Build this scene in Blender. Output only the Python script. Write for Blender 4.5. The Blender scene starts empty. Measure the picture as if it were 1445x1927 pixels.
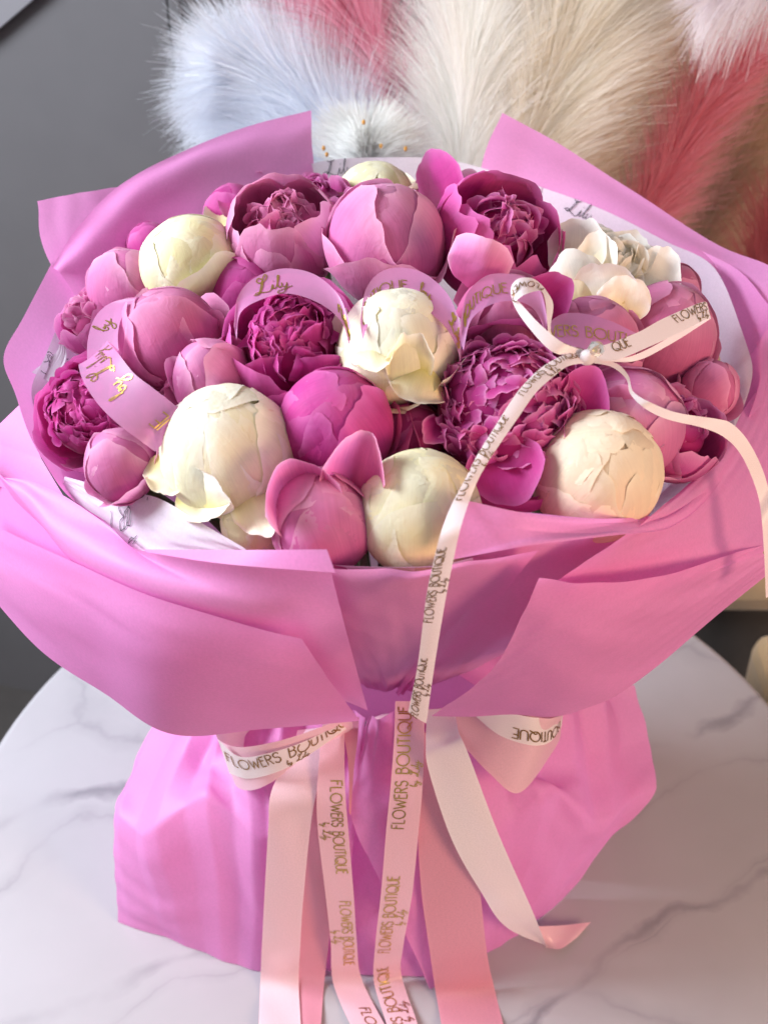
import bpy, math, random
import numpy as np
from mathutils import Vector, Matrix

# ------------------------------------------------------------------ camera
sc = bpy.context.scene
F_PX, IMG_W, IMG_H = 2400.0, 1445.0, 1927.0
PITCH = math.radians(38.0)
CAM = np.array([0.0, -0.655, 0.81])
FWD = np.array([0, math.cos(PITCH), -math.sin(PITCH)])
UPV = np.array([0, math.sin(PITCH), math.cos(PITCH)])
RGT = np.array([1.0, 0, 0])
cd = bpy.data.cameras.new('camera')
cd.sensor_fit = 'HORIZONTAL'; cd.sensor_width = 36.0; cd.lens = 36.0 * F_PX / IMG_W
cd.clip_start = 0.01; cd.clip_end = 50
cd.dof.use_dof = True; cd.dof.focus_distance = 0.67; cd.dof.aperture_fstop = 15
cam = bpy.data.objects.new('camera', cd); sc.collection.objects.link(cam)
cam.location = CAM; cam.rotation_euler = (math.radians(90) - PITCH, 0, 0)
sc.camera = cam

# ------------------------------------------------------------------ light
w = bpy.data.worlds.new('World'); sc.world = w; w.use_nodes = True
w.node_tree.nodes['Background'].inputs[0].default_value = (1.0, 0.95, 0.97, 1)
w.node_tree.nodes['Background'].inputs[1].default_value = 0.41


def area(name, loc, target, size, energy, col):
    l = bpy.data.lights.new(name, 'AREA'); l.shape = 'RECTANGLE'
    l.size, l.size_y = size; l.energy = energy; l.color = col
    o = bpy.data.objects.new(name, l); sc.collection.objects.link(o)
    o.location = loc
    o.rotation_euler = (Vector(target) - Vector(loc)).to_track_quat('-Z', 'Y').to_euler()
    return o


area('window_light', (-1.3, 0.0, 1.12), (0, 0.05, 0.35), (0.65, 0.75), 50, (0.86, 0.92, 1.0))
area('warm_room_light', (0.95, -1.05, 0.62), (0.05, -0.05, 0.2), (0.45, 0.45), 13, (1.0, 0.64, 0.40))
sc.view_settings.view_transform = 'Standard'; sc.view_settings.look = 'None'
sc.view_settings.exposure = 0.12; sc.view_settings.gamma = 1.0

cy = sc.cycles
cy.max_bounces = 7; cy.diffuse_bounces = 4; cy.glossy_bounces = 2; cy.transmission_bounces = 4; cy.transparent_max_bounces = 8
cy.use_adaptive_sampling = True; cy.adaptive_threshold = 0.04
cy.caustics_reflective = False; cy.caustics_refractive = False

# ------------------------------------------------------------------ helpers
COL = sc.collection


def ray(px, py):
    return FWD + RGT * ((px - IMG_W / 2) / F_PX) - UPV * ((py - IMG_H / 2) / F_PX)


def QY(px, py, Y):                      # point on the plane y = Y
    r = ray(px, py); return CAM + r * ((Y - CAM[1]) / r[1])


def QZ(px, py, z):                      # point on the plane z
    r = ray(px, py); return CAM + r * ((z - CAM[2]) / r[2])


def dome_z(x, y):
    return 0.43 + 0.07 * (1 - (x * x + y * y) / 0.23 ** 2)


def QD(px, py, off=0.0):                # point on the dome of flower heads, raised by off
    r = ray(px, py); lo, hi = 0.2, 1.6
    for _ in range(50):
        m = (lo + hi) / 2; p = CAM + r * m
        if p[2] > dome_z(p[0], p[1]) + off: lo = m
        else: hi = m
    return CAM + r * lo


def pt(t):
    """(px,py,Y) | (px,py,'d',off) | (px,py,'z',z) | ('w',x,y,z)"""
    if t[0] == 'w': return np.array(t[1:], float)
    if len(t) == 4: return QD(t[0], t[1], t[3]) if t[2] == 'd' else QZ(t[0], t[1], t[3])
    return QY(*t)


def srgb(r, g, b):
    f = lambda c: (c / 255) / 12.92 if c / 255 <= 0.04045 else ((c / 255 + 0.055) / 1.055) ** 2.4
    return (f(r), f(g), f(b), 1)


def link(name, me, parent=None):
    o = bpy.data.objects.new(name, me); COL.objects.link(o)
    if parent is not None: o.parent = parent
    return o


def empty(name, loc=(0, 0, 0)):
    o = bpy.data.objects.new(name, None); COL.objects.link(o); o.location = loc
    o.empty_display_size = 0.01
    return o


def tag(o, label=None, cat=None, group=None, kind=None):
    if label: o['label'] = label
    if cat: o['category'] = cat
    if group: o['group'] = group
    if kind: o['kind'] = kind
    return o


def mesh(name, verts, faces, mat, uv=None, smooth=True):
    me = bpy.data.meshes.new(name)
    me.from_pydata([tuple(map(float, v)) for v in verts], [], faces)
    if uv is not None:
        l = me.uv_layers.new(name='UVMap')
        idx = np.zeros(len(me.loops), dtype=np.int32); me.loops.foreach_get('vertex_index', idx)
        l.data.foreach_set('uv', np.asarray(uv, dtype=np.float32)[idx].ravel())
    if smooth: me.polygons.foreach_set('use_smooth', [True] * len(me.polygons))
    if mat: me.materials.append(mat)
    me.update()
    return me


_gf = {}


def grid_faces(nu, nv):
    if (nu, nv) not in _gf:
        _gf[(nu, nv)] = [(i * nv + j, (i + 1) * nv + j, (i + 1) * nv + j + 1, i * nv + j + 1)
                         for i in range(nu - 1) for j in range(nv - 1)]
    return _gf[(nu, nv)]


def grid_mesh(name, P, mat):            # P[nu,nv,3]
    nu, nv = P.shape[:2]
    U, V = np.meshgrid(np.linspace(0, 1, nu), np.linspace(0, 1, nv), indexing='ij')
    return mesh(name, P.reshape(-1, 3), grid_faces(nu, nv), mat, np.stack([U, V], -1).reshape(-1, 2))


def catmull(pts, n):
    """smooth curve through pts[k,...] sampled n times, centripetal-ish uniform"""
    pts = np.asarray(pts, float); k = len(pts)
    if k == 1: return np.repeat(pts, n, 0)
    ext = np.concatenate([[2 * pts[0] - pts[1]], pts, [2 * pts[-1] - pts[-2]]])
    t = np.linspace(0, k - 1, n); i = np.minimum(t.astype(int), k - 2)
    f = (t - i).reshape((-1,) + (1,) * (pts.ndim - 1))
    p0, p1, p2, p3 = ext[i], ext[i + 1], ext[i + 2], ext[i + 3]
    return 0.5 * (2 * p1 + (p2 - p0) * f + (2 * p0 - 5 * p1 + 4 * p2 - p3) * f ** 2 + (3 * p1 - p0 - 3 * p2 + p3) * f ** 3)


def polyline(pts, n):
    pts = np.asarray(pts, float); k = len(pts); t = np.linspace(0, k - 1, n); i = np.minimum(t.astype(int), k - 2)
    f = (t - i).reshape((-1,) + (1,) * (pts.ndim - 1)); q = f * .75 + .25 * (f * f * (3 - 2 * f))
    return pts[i] * (1 - q) + pts[i + 1] * q


def snoise(seed, *xs, octaves=3, freq=1.0):
    rg = np.random.RandomState(seed); out = 0; a = 1.0
    for o in range(octaves):
        for _ in range(3):
            ph = rg.uniform(0, 6.28); arg = ph
            for x in xs: arg = arg + x * rg.uniform(-1, 1) * 6.28 * freq
            out = out + a * np.sin(arg) / 3
        a *= 0.55; freq *= 1.9
    return out


def normals(P):
    du = np.gradient(P, axis=0); dv = np.gradient(P, axis=1)
    n = np.cross(du, dv); return n / (np.linalg.norm(n, axis=-1, keepdims=True) + 1e-12)


# ------------------------------------------------------------------ materials
def newmat(name):
    m = bpy.data.materials.new(name); m.use_nodes = True
    nt = m.node_tree; nt.nodes.clear()
    return m, nt, nt.nodes, nt.links


def node(N, t, **kw):
    n = N.new(t)
    for k, v in kw.items():
        if k.startswith('i_'): n.inputs[k[2:].replace('_', ' ')].default_value = v
        else: setattr(n, k, v)
    return n


def ramp(N, stops, interp='LINEAR'):
    r = N.new('ShaderNodeValToRGB'); r.color_ramp.interpolation = interp
    e = r.color_ramp.elements
    while len(e) < len(stops): e.new(0.5)
    for k, (p, c) in enumerate(stops): e[k].position = p; e[k].color = c
    return r


def mixc(N, L, fac, a, b, blend='MIX'):
    m = N.new('ShaderNodeMix'); m.data_type = 'RGBA'; m.blend_type = blend
    for s, v in ((m.inputs[0], fac), (m.inputs[6], a), (m.inputs[7], b)):
        if hasattr(v, 'is_linked') or isinstance(v, bpy.types.NodeSocket): L.new(v, s)
        else: s.default_value = v
    return m.outputs[2]


def petal_mat(name, base, tip, foot, transl=0.34, rough=0.48, vein=0.30, edge=None, blush=None, spots=None):
    """thin petal: foot-to-tip colour, fine lengthwise veins, pale rim, light let through"""
    m, nt, N, L = newmat(name)
    uv = N.new('ShaderNodeUVMap'); sep = N.new('ShaderNodeSeparateXYZ'); L.new(uv.outputs[0], sep.inputs[0])
    rp = ramp(N, [(0.12, foot), (0.55, base), (0.95, tip)]); L.new(sep.outputs[1], rp.inputs[0])
    mp = node(N, 'ShaderNodeMapping'); mp.inputs['Scale'].default_value = (80, 2.6, 1); L.new(uv.outputs[0], mp.inputs[0])
    oi = N.new('ShaderNodeObjectInfo')
    nz = node(N, 'ShaderNodeTexNoise', noise_dimensions='4D'); nz.inputs['Scale'].default_value = 1.0
    nz.inputs['Detail'].default_value = 4; L.new(mp.outputs[0], nz.inputs['Vector'])
    mul = node(N, 'ShaderNodeMath', operation='MULTIPLY'); mul.inputs[1].default_value = 37
    L.new(oi.outputs['Random'], mul.inputs[0]); L.new(mul.outputs[0], nz.inputs['W'])
    vr = ramp(N, [(0.35, (0.78, 0.70, 0.76, 1)), (0.65, (1.12, 1.10, 1.12, 1))]); L.new(nz.outputs[0], vr.inputs[0])
    c = mixc(N, L, vein, rp.outputs[0], vr.outputs[0], 'MULTIPLY')
    tc = N.new('ShaderNodeTexCoord')
    n2 = node(N, 'ShaderNodeTexNoise'); n2.inputs['Scale'].default_value = 55; n2.inputs['Detail'].default_value = 3
    L.new(tc.outputs['Object'], n2.inputs['Vector'])
    r2 = ramp(N, [(0.3, (0.86, 0.84, 0.86, 1)), (0.7, (1.08, 1.06, 1.06, 1))]); L.new(n2.outputs[0], r2.inputs[0])
    c = mixc(N, L, 0.6, c, r2.outputs[0], 'MULTIPLY')
    if blush is not None:
        n3 = node(N, 'ShaderNodeTexNoise'); n3.inputs['Scale'].default_value = 26
        L.new(tc.outputs['Object'], n3.inputs['Vector'])
        r3 = ramp(N, [(0.46, (0, 0, 0, 1)), (0.72, (1, 1, 1, 1))]); L.new(n3.outputs[0], r3.inputs[0])
        mm = node(N, 'ShaderNodeMath', operation='MULTIPLY'); mm.inputs[1].default_value = 0.6; L.new(r3.outputs[0], mm.inputs[0])
        c = mixc(N, L, mm.outputs[0], c, blush)
    if edge is not None:                       # pale rim of the petal
        a = node(N, 'ShaderNodeMath', operation='SUBTRACT'); L.new(sep.outputs[0], a.inputs[0]); a.inputs[1].default_value = 0.5
        b = node(N, 'ShaderNodeMath', operation='ABSOLUTE'); L.new(a.outputs[0], b.inputs[0])
        d = node(N, 'ShaderNodeMath', operation='MULTIPLY'); L.new(b.outputs[0], d.inputs[0]); d.inputs[1].default_value = 2.0
        e = node(N, 'ShaderNodeMath', operation='MAXIMUM'); L.new(d.outputs[0], e.inputs[0]); L.new(sep.outputs[1], e.inputs[1])
        f = ramp(N, [(0.80, (0, 0, 0, 1)), (0.94, (.45, .45, .45, 1)), (1.0, (1, 1, 1, 1))]); L.new(e.outputs[0], f.inputs[0])
        c = mixc(N, L, f.outputs[0], c, edge)
    if spots is not None:                      # small bruises with their own shape
        n5 = node(N, 'ShaderNodeTexNoise', noise_dimensions='4D'); n5.inputs['Scale'].default_value = 1.0; n5.inputs['Detail'].default_value = 2
        m5 = node(N, 'ShaderNodeMapping'); m5.inputs['Scale'].default_value = (11, 5, 1); L.new(uv.outputs[0], m5.inputs[0]); L.new(m5.outputs[0], n5.inputs['Vector']); L.new(mul.outputs[0], n5.inputs['W'])
        r5 = ramp(N, [(0.70, (0, 0, 0, 1)), (0.78, (.7, .7, .7, 1))]); L.new(n5.outputs[0], r5.inputs[0])
        c = mixc(N, L, r5.outputs[0], c, spots)
    hs = N.new('ShaderNodeHueSaturation')
    mr = N.new('ShaderNodeMapRange'); mr.inputs[3].default_value = 0.90; mr.inputs[4].default_value = 1.10
    L.new(oi.outputs['Random'], mr.inputs[0]); L.new(mr.outputs[0], hs.inputs['Value']); L.new(c, hs.inputs['Color'])
    c = hs.outputs[0]
    bs = N.new('ShaderNodeBsdfPrincipled'); L.new(c, bs.inputs['Base Color'])
    bs.inputs['Roughness'].default_value = rough + .1; bs.inputs['Specular IOR Level'].default_value = 0.2
    bs.inputs['Sheen Weight'].default_value = 0.12; bs.inputs['Sheen Roughness'].default_value = 0.5
    bp = N.new('ShaderNodeBump'); bp.inputs['Strength'].default_value = 0.10; bp.inputs['Distance'].default_value = 0.0010
    L.new(nz.outputs[0], bp.inputs['Height'])
    n4 = node(N, 'ShaderNodeTexNoise'); n4.inputs['Scale'].default_value = 130; n4.inputs['Detail'].default_value = 5; n4.inputs['Distortion'].default_value = 1.2
    L.new(tc.outputs['Object'], n4.inputs['Vector'])
    b2 = N.new('ShaderNodeBump'); b2.inputs['Strength'].default_value = 0.30; b2.inputs['Distance'].default_value = 0.0016
    L.new(n4.outputs[0], b2.inputs['Height']); L.new(bp.outputs[0], b2.inputs['Normal']); L.new(b2.outputs[0], bs.inputs['Normal'])
    tr = N.new('ShaderNodeBsdfTranslucent'); L.new(c, tr.inputs[0])
    mx = N.new('ShaderNodeMixShader'); mx.inputs[0].default_value = transl
    L.new(bs.outputs[0], mx.inputs[1]); L.new(tr.outputs[0], mx.inputs[2])
    out = N.new('ShaderNodeOutputMaterial'); L.new(mx.outputs[0], out.inputs[0])
    return m


def sheet_mat(name, col, rough=0.4, transl=0.3, grain=0.0, clear=0.0, spec=0.4, streak=None, bump=0.0):
    m, nt, N, L = newmat(name)
    tc = N.new('ShaderNodeTexCoord')
    nz = node(N, 'ShaderNodeTexNoise'); nz.inputs['Scale'].default_value = 700 if streak is None else 60
    nz.inputs['Detail'].default_value = 3
    if streak is not None:
        uv = N.new('ShaderNodeUVMap'); mp = node(N, 'ShaderNodeMapping'); mp.inputs['Scale'].default_value = streak
        L.new(uv.outputs[0], mp.inputs[0]); L.new(mp.outputs[0], nz.inputs['Vector']); nz.inputs['Scale'].default_value = 1.0
    else: L.new(tc.outputs['Object'], nz.inputs['Vector'])
    r = ramp(N, [(0.3, (1 - grain, 1 - grain, 1 - grain, 1)), (0.7, (1 + grain * .5, 1 + grain * .5, 1 + grain * .5, 1))])
    L.new(nz.outputs[0], r.inputs[0])
    c = mixc(N, L, 1.0, col, r.outputs[0], 'MULTIPLY')
    bs = N.new('ShaderNodeBsdfPrincipled'); L.new(c, bs.inputs['Base Color'])
    bs.inputs['Roughness'].default_value = rough; bs.inputs['Specular IOR Level'].default_value = spec
    if bump:
        bp = N.new('ShaderNodeBump'); bp.inputs['Strength'].default_value = bump; bp.inputs['Distance'].default_value = 0.001
        n2 = node(N, 'ShaderNodeTexNoise'); n2.inputs['Scale'].default_value = 90; n2.inputs['Detail'].default_value = 4
        L.new(tc.outputs['Object'], n2.inputs['Vector']); L.new(n2.outputs[0], bp.inputs['Height']); L.new(bp.outputs[0], bs.inputs['Normal'])
    tr = N.new('ShaderNodeBsdfTranslucent'); L.new(c, tr.inputs[0])
    mx = N.new('ShaderNodeMixShader'); mx.inputs[0].default_value = transl
    L.new(bs.outputs[0], mx.inputs[1]); L.new(tr.outputs[0], mx.inputs[2]); last = mx.outputs[0]
    if clear:
        tp = N.new('ShaderNodeBsdfTransparent'); m2 = N.new('ShaderNodeMixShader'); m2.inputs[0].default_value = clear
        tp.inputs[0].default_value = col
        L.new(last, m2.inputs[1]); L.new(tp.outputs[0], m2.inputs[2]); last = m2.outputs[0]
    out = N.new('ShaderNodeOutputMaterial'); L.new(last, out.inputs[0])
    return m


def satin_mat(name, col, rough=0.34):
    m, nt, N, L = newmat(name)
    uv = N.new('ShaderNodeUVMap'); sep = N.new('ShaderNodeSeparateXYZ'); L.new(uv.outputs[0], sep.inputs[0])
    mp = node(N, 'ShaderNodeMapping'); mp.inputs['Scale'].default_value = (420, 26, 1); L.new(uv.outputs[0], mp.inputs[0])
    nz = node(N, 'ShaderNodeTexNoise'); nz.inputs['Scale'].default_value = 1.0; nz.inputs['Detail'].default_value = 2; L.new(mp.outputs[0], nz.inputs['Vector'])
    r = ramp(N, [(0.3, (.90, .90, .90, 1)), (0.7, (1.05, 1.05, 1.05, 1))]); L.new(nz.outputs[0], r.inputs[0])
    c = mixc(N, L, 1.0, col, r.outputs[0], 'MULTIPLY')
    # selvedge: a paler woven line along both edges
    a = node(N, 'ShaderNodeMath', operation='SUBTRACT'); L.new(sep.outputs[1], a.inputs[0]); a.inputs[1].default_value = .5
    b = node(N, 'ShaderNodeMath', operation='ABSOLUTE'); L.new(a.outputs[0], b.inputs[0])
    e = ramp(N, [(0.450, (0, 0, 0, 1)), (0.456, (.35, .35, .35, 1)), (0.47, (0, 0, 0, 1)), (0.485, (.5, .5, .5, 1))]); L.new(b.outputs[0], e.inputs[0])
    c = mixc(N, L, e.outputs[0], c, tuple(min(1, x * 1.12) for x in col[:3]) + (1,))
    bs = N.new('ShaderNodeBsdfPrincipled'); L.new(c, bs.inputs['Base Color'])
    bs.inputs['Roughness'].default_value = rough; bs.inputs['Specular IOR Level'].default_value = 0.6
    bs.inputs['Sheen Weight'].default_value = 0.25; bs.inputs['Anisotropic'].default_value = 0.6
    bp = N.new('ShaderNodeBump'); bp.inputs['Strength'].default_value = 0.12; bp.inputs['Distance'].default_value = 0.0004
    L.new(nz.outputs[0], bp.inputs['Height']); L.new(bp.outputs[0], bs.inputs['Normal'])
    tr = N.new('ShaderNodeBsdfTranslucent'); L.new(c, tr.inputs[0])
    mx = N.new('ShaderNodeMixShader'); mx.inputs[0].default_value = 0.18
    L.new(bs.outputs[0], mx.inputs[1]); L.new(tr.outputs[0], mx.inputs[2])
    out = N.new('ShaderNodeOutputMaterial'); L.new(mx.outputs[0], out.inputs[0])
    return m


def plain(name, col, rough=0.6, metal=0.0, **kw):
    m, nt, N, L = newmat(name)
    tc = N.new('ShaderNodeTexCoord'); nz = node(N, 'ShaderNodeTexNoise'); nz.inputs['Scale'].default_value = kw.pop('scale', 40)
    nz.inputs['Detail'].default_value = 5; L.new(tc.outputs['Object'], nz.inputs['Vector'])
    v = kw.pop('var', 0.08)
    r = ramp(N, [(0.3, (1 - v,) * 3 + (1,)), (0.7, (1 + v,) * 3 + (1,))]); L.new(nz.outputs[0], r.inputs[0])
    c = mixc(N, L, 1.0, col, r.outputs[0], 'MULTIPLY')
    bs = N.new('ShaderNodeBsdfPrincipled'); L.new(c, bs.inputs['Base Color'])
    bs.inputs['Roughness'].default_value = rough; bs.inputs['Metallic'].default_value = metal
    for k, val in kw.items(): bs.inputs[k.replace('_', ' ')].default_value = val
    out = N.new('ShaderNodeOutputMaterial'); L.new(bs.outputs[0], out.inputs[0])
    return m


def marble_mat():
    m, nt, N, L = newmat('white_marble')
    tc = N.new('ShaderNodeTexCoord')
    mp = node(N, 'ShaderNodeMapping'); mp.inputs['Rotation'].default_value = (0, 0, math.radians(-28)); mp.inputs['Location'].default_value = (0.31, 0.12, 0)
    L.new(tc.outputs['Object'], mp.inputs[0])
    n1 = node(N, 'ShaderNodeTexNoise'); n1.inputs['Scale'].default_value = 5; n1.inputs['Detail'].default_value = 6; L.new(mp.outputs[0], n1.inputs['Vector'])
    ad = N.new('ShaderNodeVectorMath'); ad.operation = 'SCALE'; ad.inputs['Scale'].default_value = 0.16; L.new(n1.outputs['Color'], ad.inputs[0])
    ad2 = N.new('ShaderNodeVectorMath'); ad2.operation = 'ADD'; L.new(mp.outputs[0], ad2.inputs[0]); L.new(ad.outputs[0], ad2.inputs[1])
    wv = node(N, 'ShaderNodeTexWave', wave_type='BANDS', bands_direction='Y'); wv.inputs['Scale'].default_value = 1.9
    wv.inputs['Distortion'].default_value = 1.4; wv.inputs['Detail'].default_value = 4; wv.inputs['Detail Scale'].default_value = 2.0
    L.new(ad2.outputs[0], wv.inputs['Vector'])
    vr0 = ramp(N, [(0.0, (1, 1, 1, 1)), (0.003, (0.6, 0.6, 0.6, 1)), (0.02, (0, 0, 0, 1))]); L.new(wv.outputs[0], vr0.inputs[0])
    vo = node(N, 'ShaderNodeTexVoronoi', feature='DISTANCE_TO_EDGE'); vo.inputs['Scale'].default_value = 4.2
    mp2 = node(N, 'ShaderNodeMapping'); mp2.inputs['Scale'].default_value = (0.55, 1.5, 1); L.new(ad2.outputs[0], mp2.inputs[0]); L.new(mp2.outputs[0], vo.inputs['Vector'])
    vr1 = ramp(N, [(0.0, (.55, .55, .55, 1)), (0.012, (0.2, 0.2, 0.2, 1)), (0.05, (0, 0, 0, 1))]); L.new(vo.outputs['Distance'], vr1.inputs[0])
    vr = node(N, 'ShaderNodeMath', operation='MAXIMUM'); L.new(vr0.outputs[0], vr.inputs[0]); L.new(vr1.outputs[0], vr.inputs[1])
    n2 = node(N, 'ShaderNodeTexNoise'); n2.inputs['Scale'].default_value = 9; n2.inputs['Detail'].default_value = 3; L.new(tc.outputs['Object'], n2.inputs['Vector'])
    mk = ramp(N, [(0.38, (0, 0, 0, 1)), (0.62, (1, 1, 1, 1))]); L.new(n2.outputs[0], mk.inputs[0])
    fa = node(N, 'ShaderNodeMath', operation='MULTIPLY'); L.new(vr.outputs[0], fa.inputs[0]); L.new(mk.outputs[0], fa.inputs[1])
    f2 = node(N, 'ShaderNodeMath', operation='MULTIPLY'); L.new(fa.outputs[0], f2.inputs[0]); f2.inputs[1].default_value = 0.6
    cl = ramp(N, [(0.3, srgb(164, 161, 165)), (0.7, srgb(176, 173, 177))]); L.new(n1.outputs[0], cl.inputs[0])
    c = mixc(N, L, f2.outputs[0], cl.outputs[0], srgb(104, 100, 110))
    bs = N.new('ShaderNodeBsdfPrincipled'); L.new(c, bs.inputs['Base Color']); bs.inputs['Roughness'].default_value = 0.22
    bs.inputs['Specular IOR Level'].default_value = 0.4
    out = N.new('ShaderNodeOutputMaterial'); L.new(bs.outputs[0], out.inputs[0])
    return m


def strand_mat(name, col, tip, transl=0.6):
    m, nt, N, L = newmat(name)
    uv = N.new('ShaderNodeUVMap'); sep = N.new('ShaderNodeSeparateXYZ'); L.new(uv.outputs[0], sep.inputs[0])
    r = ramp(N, [(0.0, col), (1.0, tip)]); L.new(sep.outputs[1], r.inputs[0])
    wn = N.new('ShaderNodeTexWhiteNoise'); wn.noise_dimensions = '1D'; L.new(sep.outputs[0], wn.inputs['W'])
    hs = N.new('ShaderNodeHueSaturation'); mr = N.new('ShaderNodeMapRange'); mr.inputs[3].default_value = 0.88; mr.inputs[4].default_value = 1.1
    L.new(wn.outputs[0], mr.inputs[0]); L.new(mr.outputs[0], hs.inputs['Value']); L.new(r.outputs[0], hs.inputs['Color'])
    d = N.new('ShaderNodeBsdfDiffuse'); L.new(hs.outputs[0], d.inputs[0])
    t = N.new('ShaderNodeBsdfTranslucent'); L.new(hs.outputs[0], t.inputs[0])
    mx = N.new('ShaderNodeMixShader'); mx.inputs[0].default_value = transl; L.new(d.outputs[0], mx.inputs[1]); L.new(t.outputs[0], mx.inputs[2])
    out = N.new('ShaderNodeOutputMaterial'); L.new(mx.outputs[0], out.inputs[0])
    return m


M = {}
M['film'] = sheet_mat('pink_matte_film', srgb(242, 162, 220), rough=0.5, transl=0.44, grain=0.05, spec=0.35)
M['tissue'] = sheet_mat('white_tissue_paper', srgb(232, 222, 234), rough=0.8, transl=0.4, grain=0.05, spec=0.1, bump=0.25)
M['pink'] = petal_mat('pink_petal', srgb(214, 112, 170), srgb(228, 142, 192), srgb(196, 78, 138), edge=srgb(242, 178, 212))
M['rose'] = petal_mat('rose_petal', srgb(206, 102, 156), srgb(218, 128, 174), srgb(190, 74, 124), edge=srgb(232, 156, 196))
M['magenta'] = petal_mat('magenta_petal', srgb(202, 56, 146), srgb(214, 82, 166), srgb(176, 34, 112), edge=srgb(224, 116, 186), transl=0.36)
M['purple'] = petal_mat('purple_magenta_petal', srgb(200, 66, 150), srgb(220, 114, 184), srgb(176, 36, 120), edge=srgb(236, 158, 208), transl=0.42)
M['cream'] = petal_mat('cream_petal', srgb(248, 243, 202), srgb(251, 247, 222), srgb(228, 222, 146), vein=0.2, edge=srgb(248, 244, 230), transl=0.26, spots=srgb(214, 170, 140))
M['green_cream'] = petal_mat('greenish_cream_petal', srgb(242, 238, 186), srgb(247, 243, 210), srgb(216, 214, 130), vein=0.2, edge=srgb(244, 240, 214), transl=0.26, blush=srgb(232, 224, 160), spots=srgb(200, 150, 120))
M['peach_lit_cream'] = petal_mat('peach_lit_cream_petal', srgb(240, 220, 186), srgb(242, 226, 200), srgb(216, 196, 130), vein=0.2, edge=srgb(246, 232, 208), transl=0.22, blush=srgb(240, 205, 180))  # cream with the warm light mixed into its colour as peach
M['cream_white'] = petal_mat('white_petal', srgb(250, 246, 226), srgb(252, 250, 240), srgb(242, 232, 170), vein=0.15, edge=srgb(253, 251, 246), transl=0.3)
M['band'] = sheet_mat('mauve_satin_band', srgb(226, 160, 208), rough=0.34, transl=0.35, clear=0.28, grain=0.02, spec=0.5)
M['white_satin'] = satin_mat('white_satin', srgb(240, 228, 230))
M['blush_satin'] = satin_mat('blush_satin', srgb(236, 190, 202), 0.28)
M['pale_satin'] = satin_mat('pale_blush_satin', srgb(236, 204, 212))
M['rosy_satin'] = satin_mat('rosy_satin', srgb(218, 148, 166), 0.28)
M['gold'] = plain('gold_foil', srgb(214, 176, 92), 0.28, 1.0)
M['dark_gold'] = plain('dark_gold_foil', srgb(150, 112, 58), 0.35, 0.7)
M['speck'] = plain('golden_brown', srgb(196, 146, 70), 0.6)
M['ink'] = plain('black_ink', srgb(52, 48, 60), 0.7)
M['stem'] = plain('green_stem', srgb(70, 92, 46), 0.5)
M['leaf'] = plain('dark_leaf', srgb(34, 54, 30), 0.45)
M['marble'] = marble_mat()
M['wall'] = plain('grey_wall_paint', srgb(92, 90, 92), 0.7, var=0.04, scale=14)
M['wall_light'] = plain('pale_grey_paint', srgb(120, 118, 122), 0.65, var=0.03, scale=14)
M['floor'] = plain('dark_floor', srgb(70, 66, 64), 0.6)
M['beige'] = plain('beige_plush', srgb(186, 156, 116), 0.9, Sheen_Weight=0.5)
M['beige_wall'] = plain('beige_curtain', srgb(176, 142, 118), 0.85)
M['dark_green'] = plain('dark_green_paint', srgb(24, 46, 38), 0.5)

# ------------------------------------------------------------------ setting
floor = link('floor', mesh('floor', [(-2, -1.5, -.72), (2, -1.5, -.72), (2, 2, -.72), (-2, 2, -.72)], [(0, 1, 2, 3)], M['floor']))
tag(floor, kind='structure')


def box_mesh(name, lo, hi, mat, bev=0.0):
    import bmesh
    bm = bmesh.new(); bmesh.ops.create_cube(bm, size=1)
    for v in bm.verts:
        for k in range(3): v.co[k] = lo[k] + (v.co[k] + 0.5) * (hi[k] - lo[k])
    if bev: bmesh.ops.bevel(bm, geom=list(bm.edges), offset=bev, segments=3, affect='EDGES', profile=0.5)
    me = bpy.data.meshes.new(name); bm.to_mesh(me); bm.free(); me.materials.append(mat)
    return me


# grey wall on the left, turned a little towards the camera, with a rail; a paler wall and a dark green panel beside it
wl = link('wall', box_mesh('wall', (-1.6, 0.0, -.72), (0.0, 0.05, 1.6), M['wall'])); tag(wl, kind='structure')
cor = QY(318, 60, 0.72)
wl.location = (cor[0], 0.72, 0); wl.rotation_euler = (0, 0, math.radians(-16))
wa = math.radians(-16); wn = np.array([math.sin(wa), -math.cos(wa), 0]); wx = np.array([math.cos(wa), math.sin(wa), 0]); w0 = np.array([cor[0], .72, 0])


def on_wall(px, py):
    r = ray(px, py); p = CAM + r * (np.dot(w0 - CAM, wn) / np.dot(r, wn)) - w0
    return (float(np.dot(p, wx)), float(p[2]))


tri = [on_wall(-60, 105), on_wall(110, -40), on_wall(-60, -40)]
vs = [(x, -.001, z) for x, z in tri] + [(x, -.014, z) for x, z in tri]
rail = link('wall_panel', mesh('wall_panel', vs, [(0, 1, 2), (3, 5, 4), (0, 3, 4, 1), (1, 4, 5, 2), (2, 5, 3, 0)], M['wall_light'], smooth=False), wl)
wt = link('wall_trim', box_mesh('wall_trim', (0.004, -0.006, -.72), (0.020, 0.04, 1.6), M['wall'], 0.004), wl)
w2 = link('wall_beside', box_mesh('wall_beside', (cor[0] + 0.03, 0.75, -.72), (cor[0] + 0.14, 0.80, 1.6), M['wall_light'])); tag(w2, kind='structure')
dg = link('wall_green', box_mesh('wall_green', (cor[0] + 0.142, 0.76, -.72), (cor[0] + 0.46, 0.81, 1.6), M['dark_green'])); tag(dg, kind='structure')
# beige wall on the right, behind the plumes
w3 = link('wall_back', box_mesh('wall_back', (cor[0] + 0.463, 0.80, -.72), (1.6, 0.85, 1.6), M['beige_wall'])); tag(w3, kind='structure')

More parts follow.
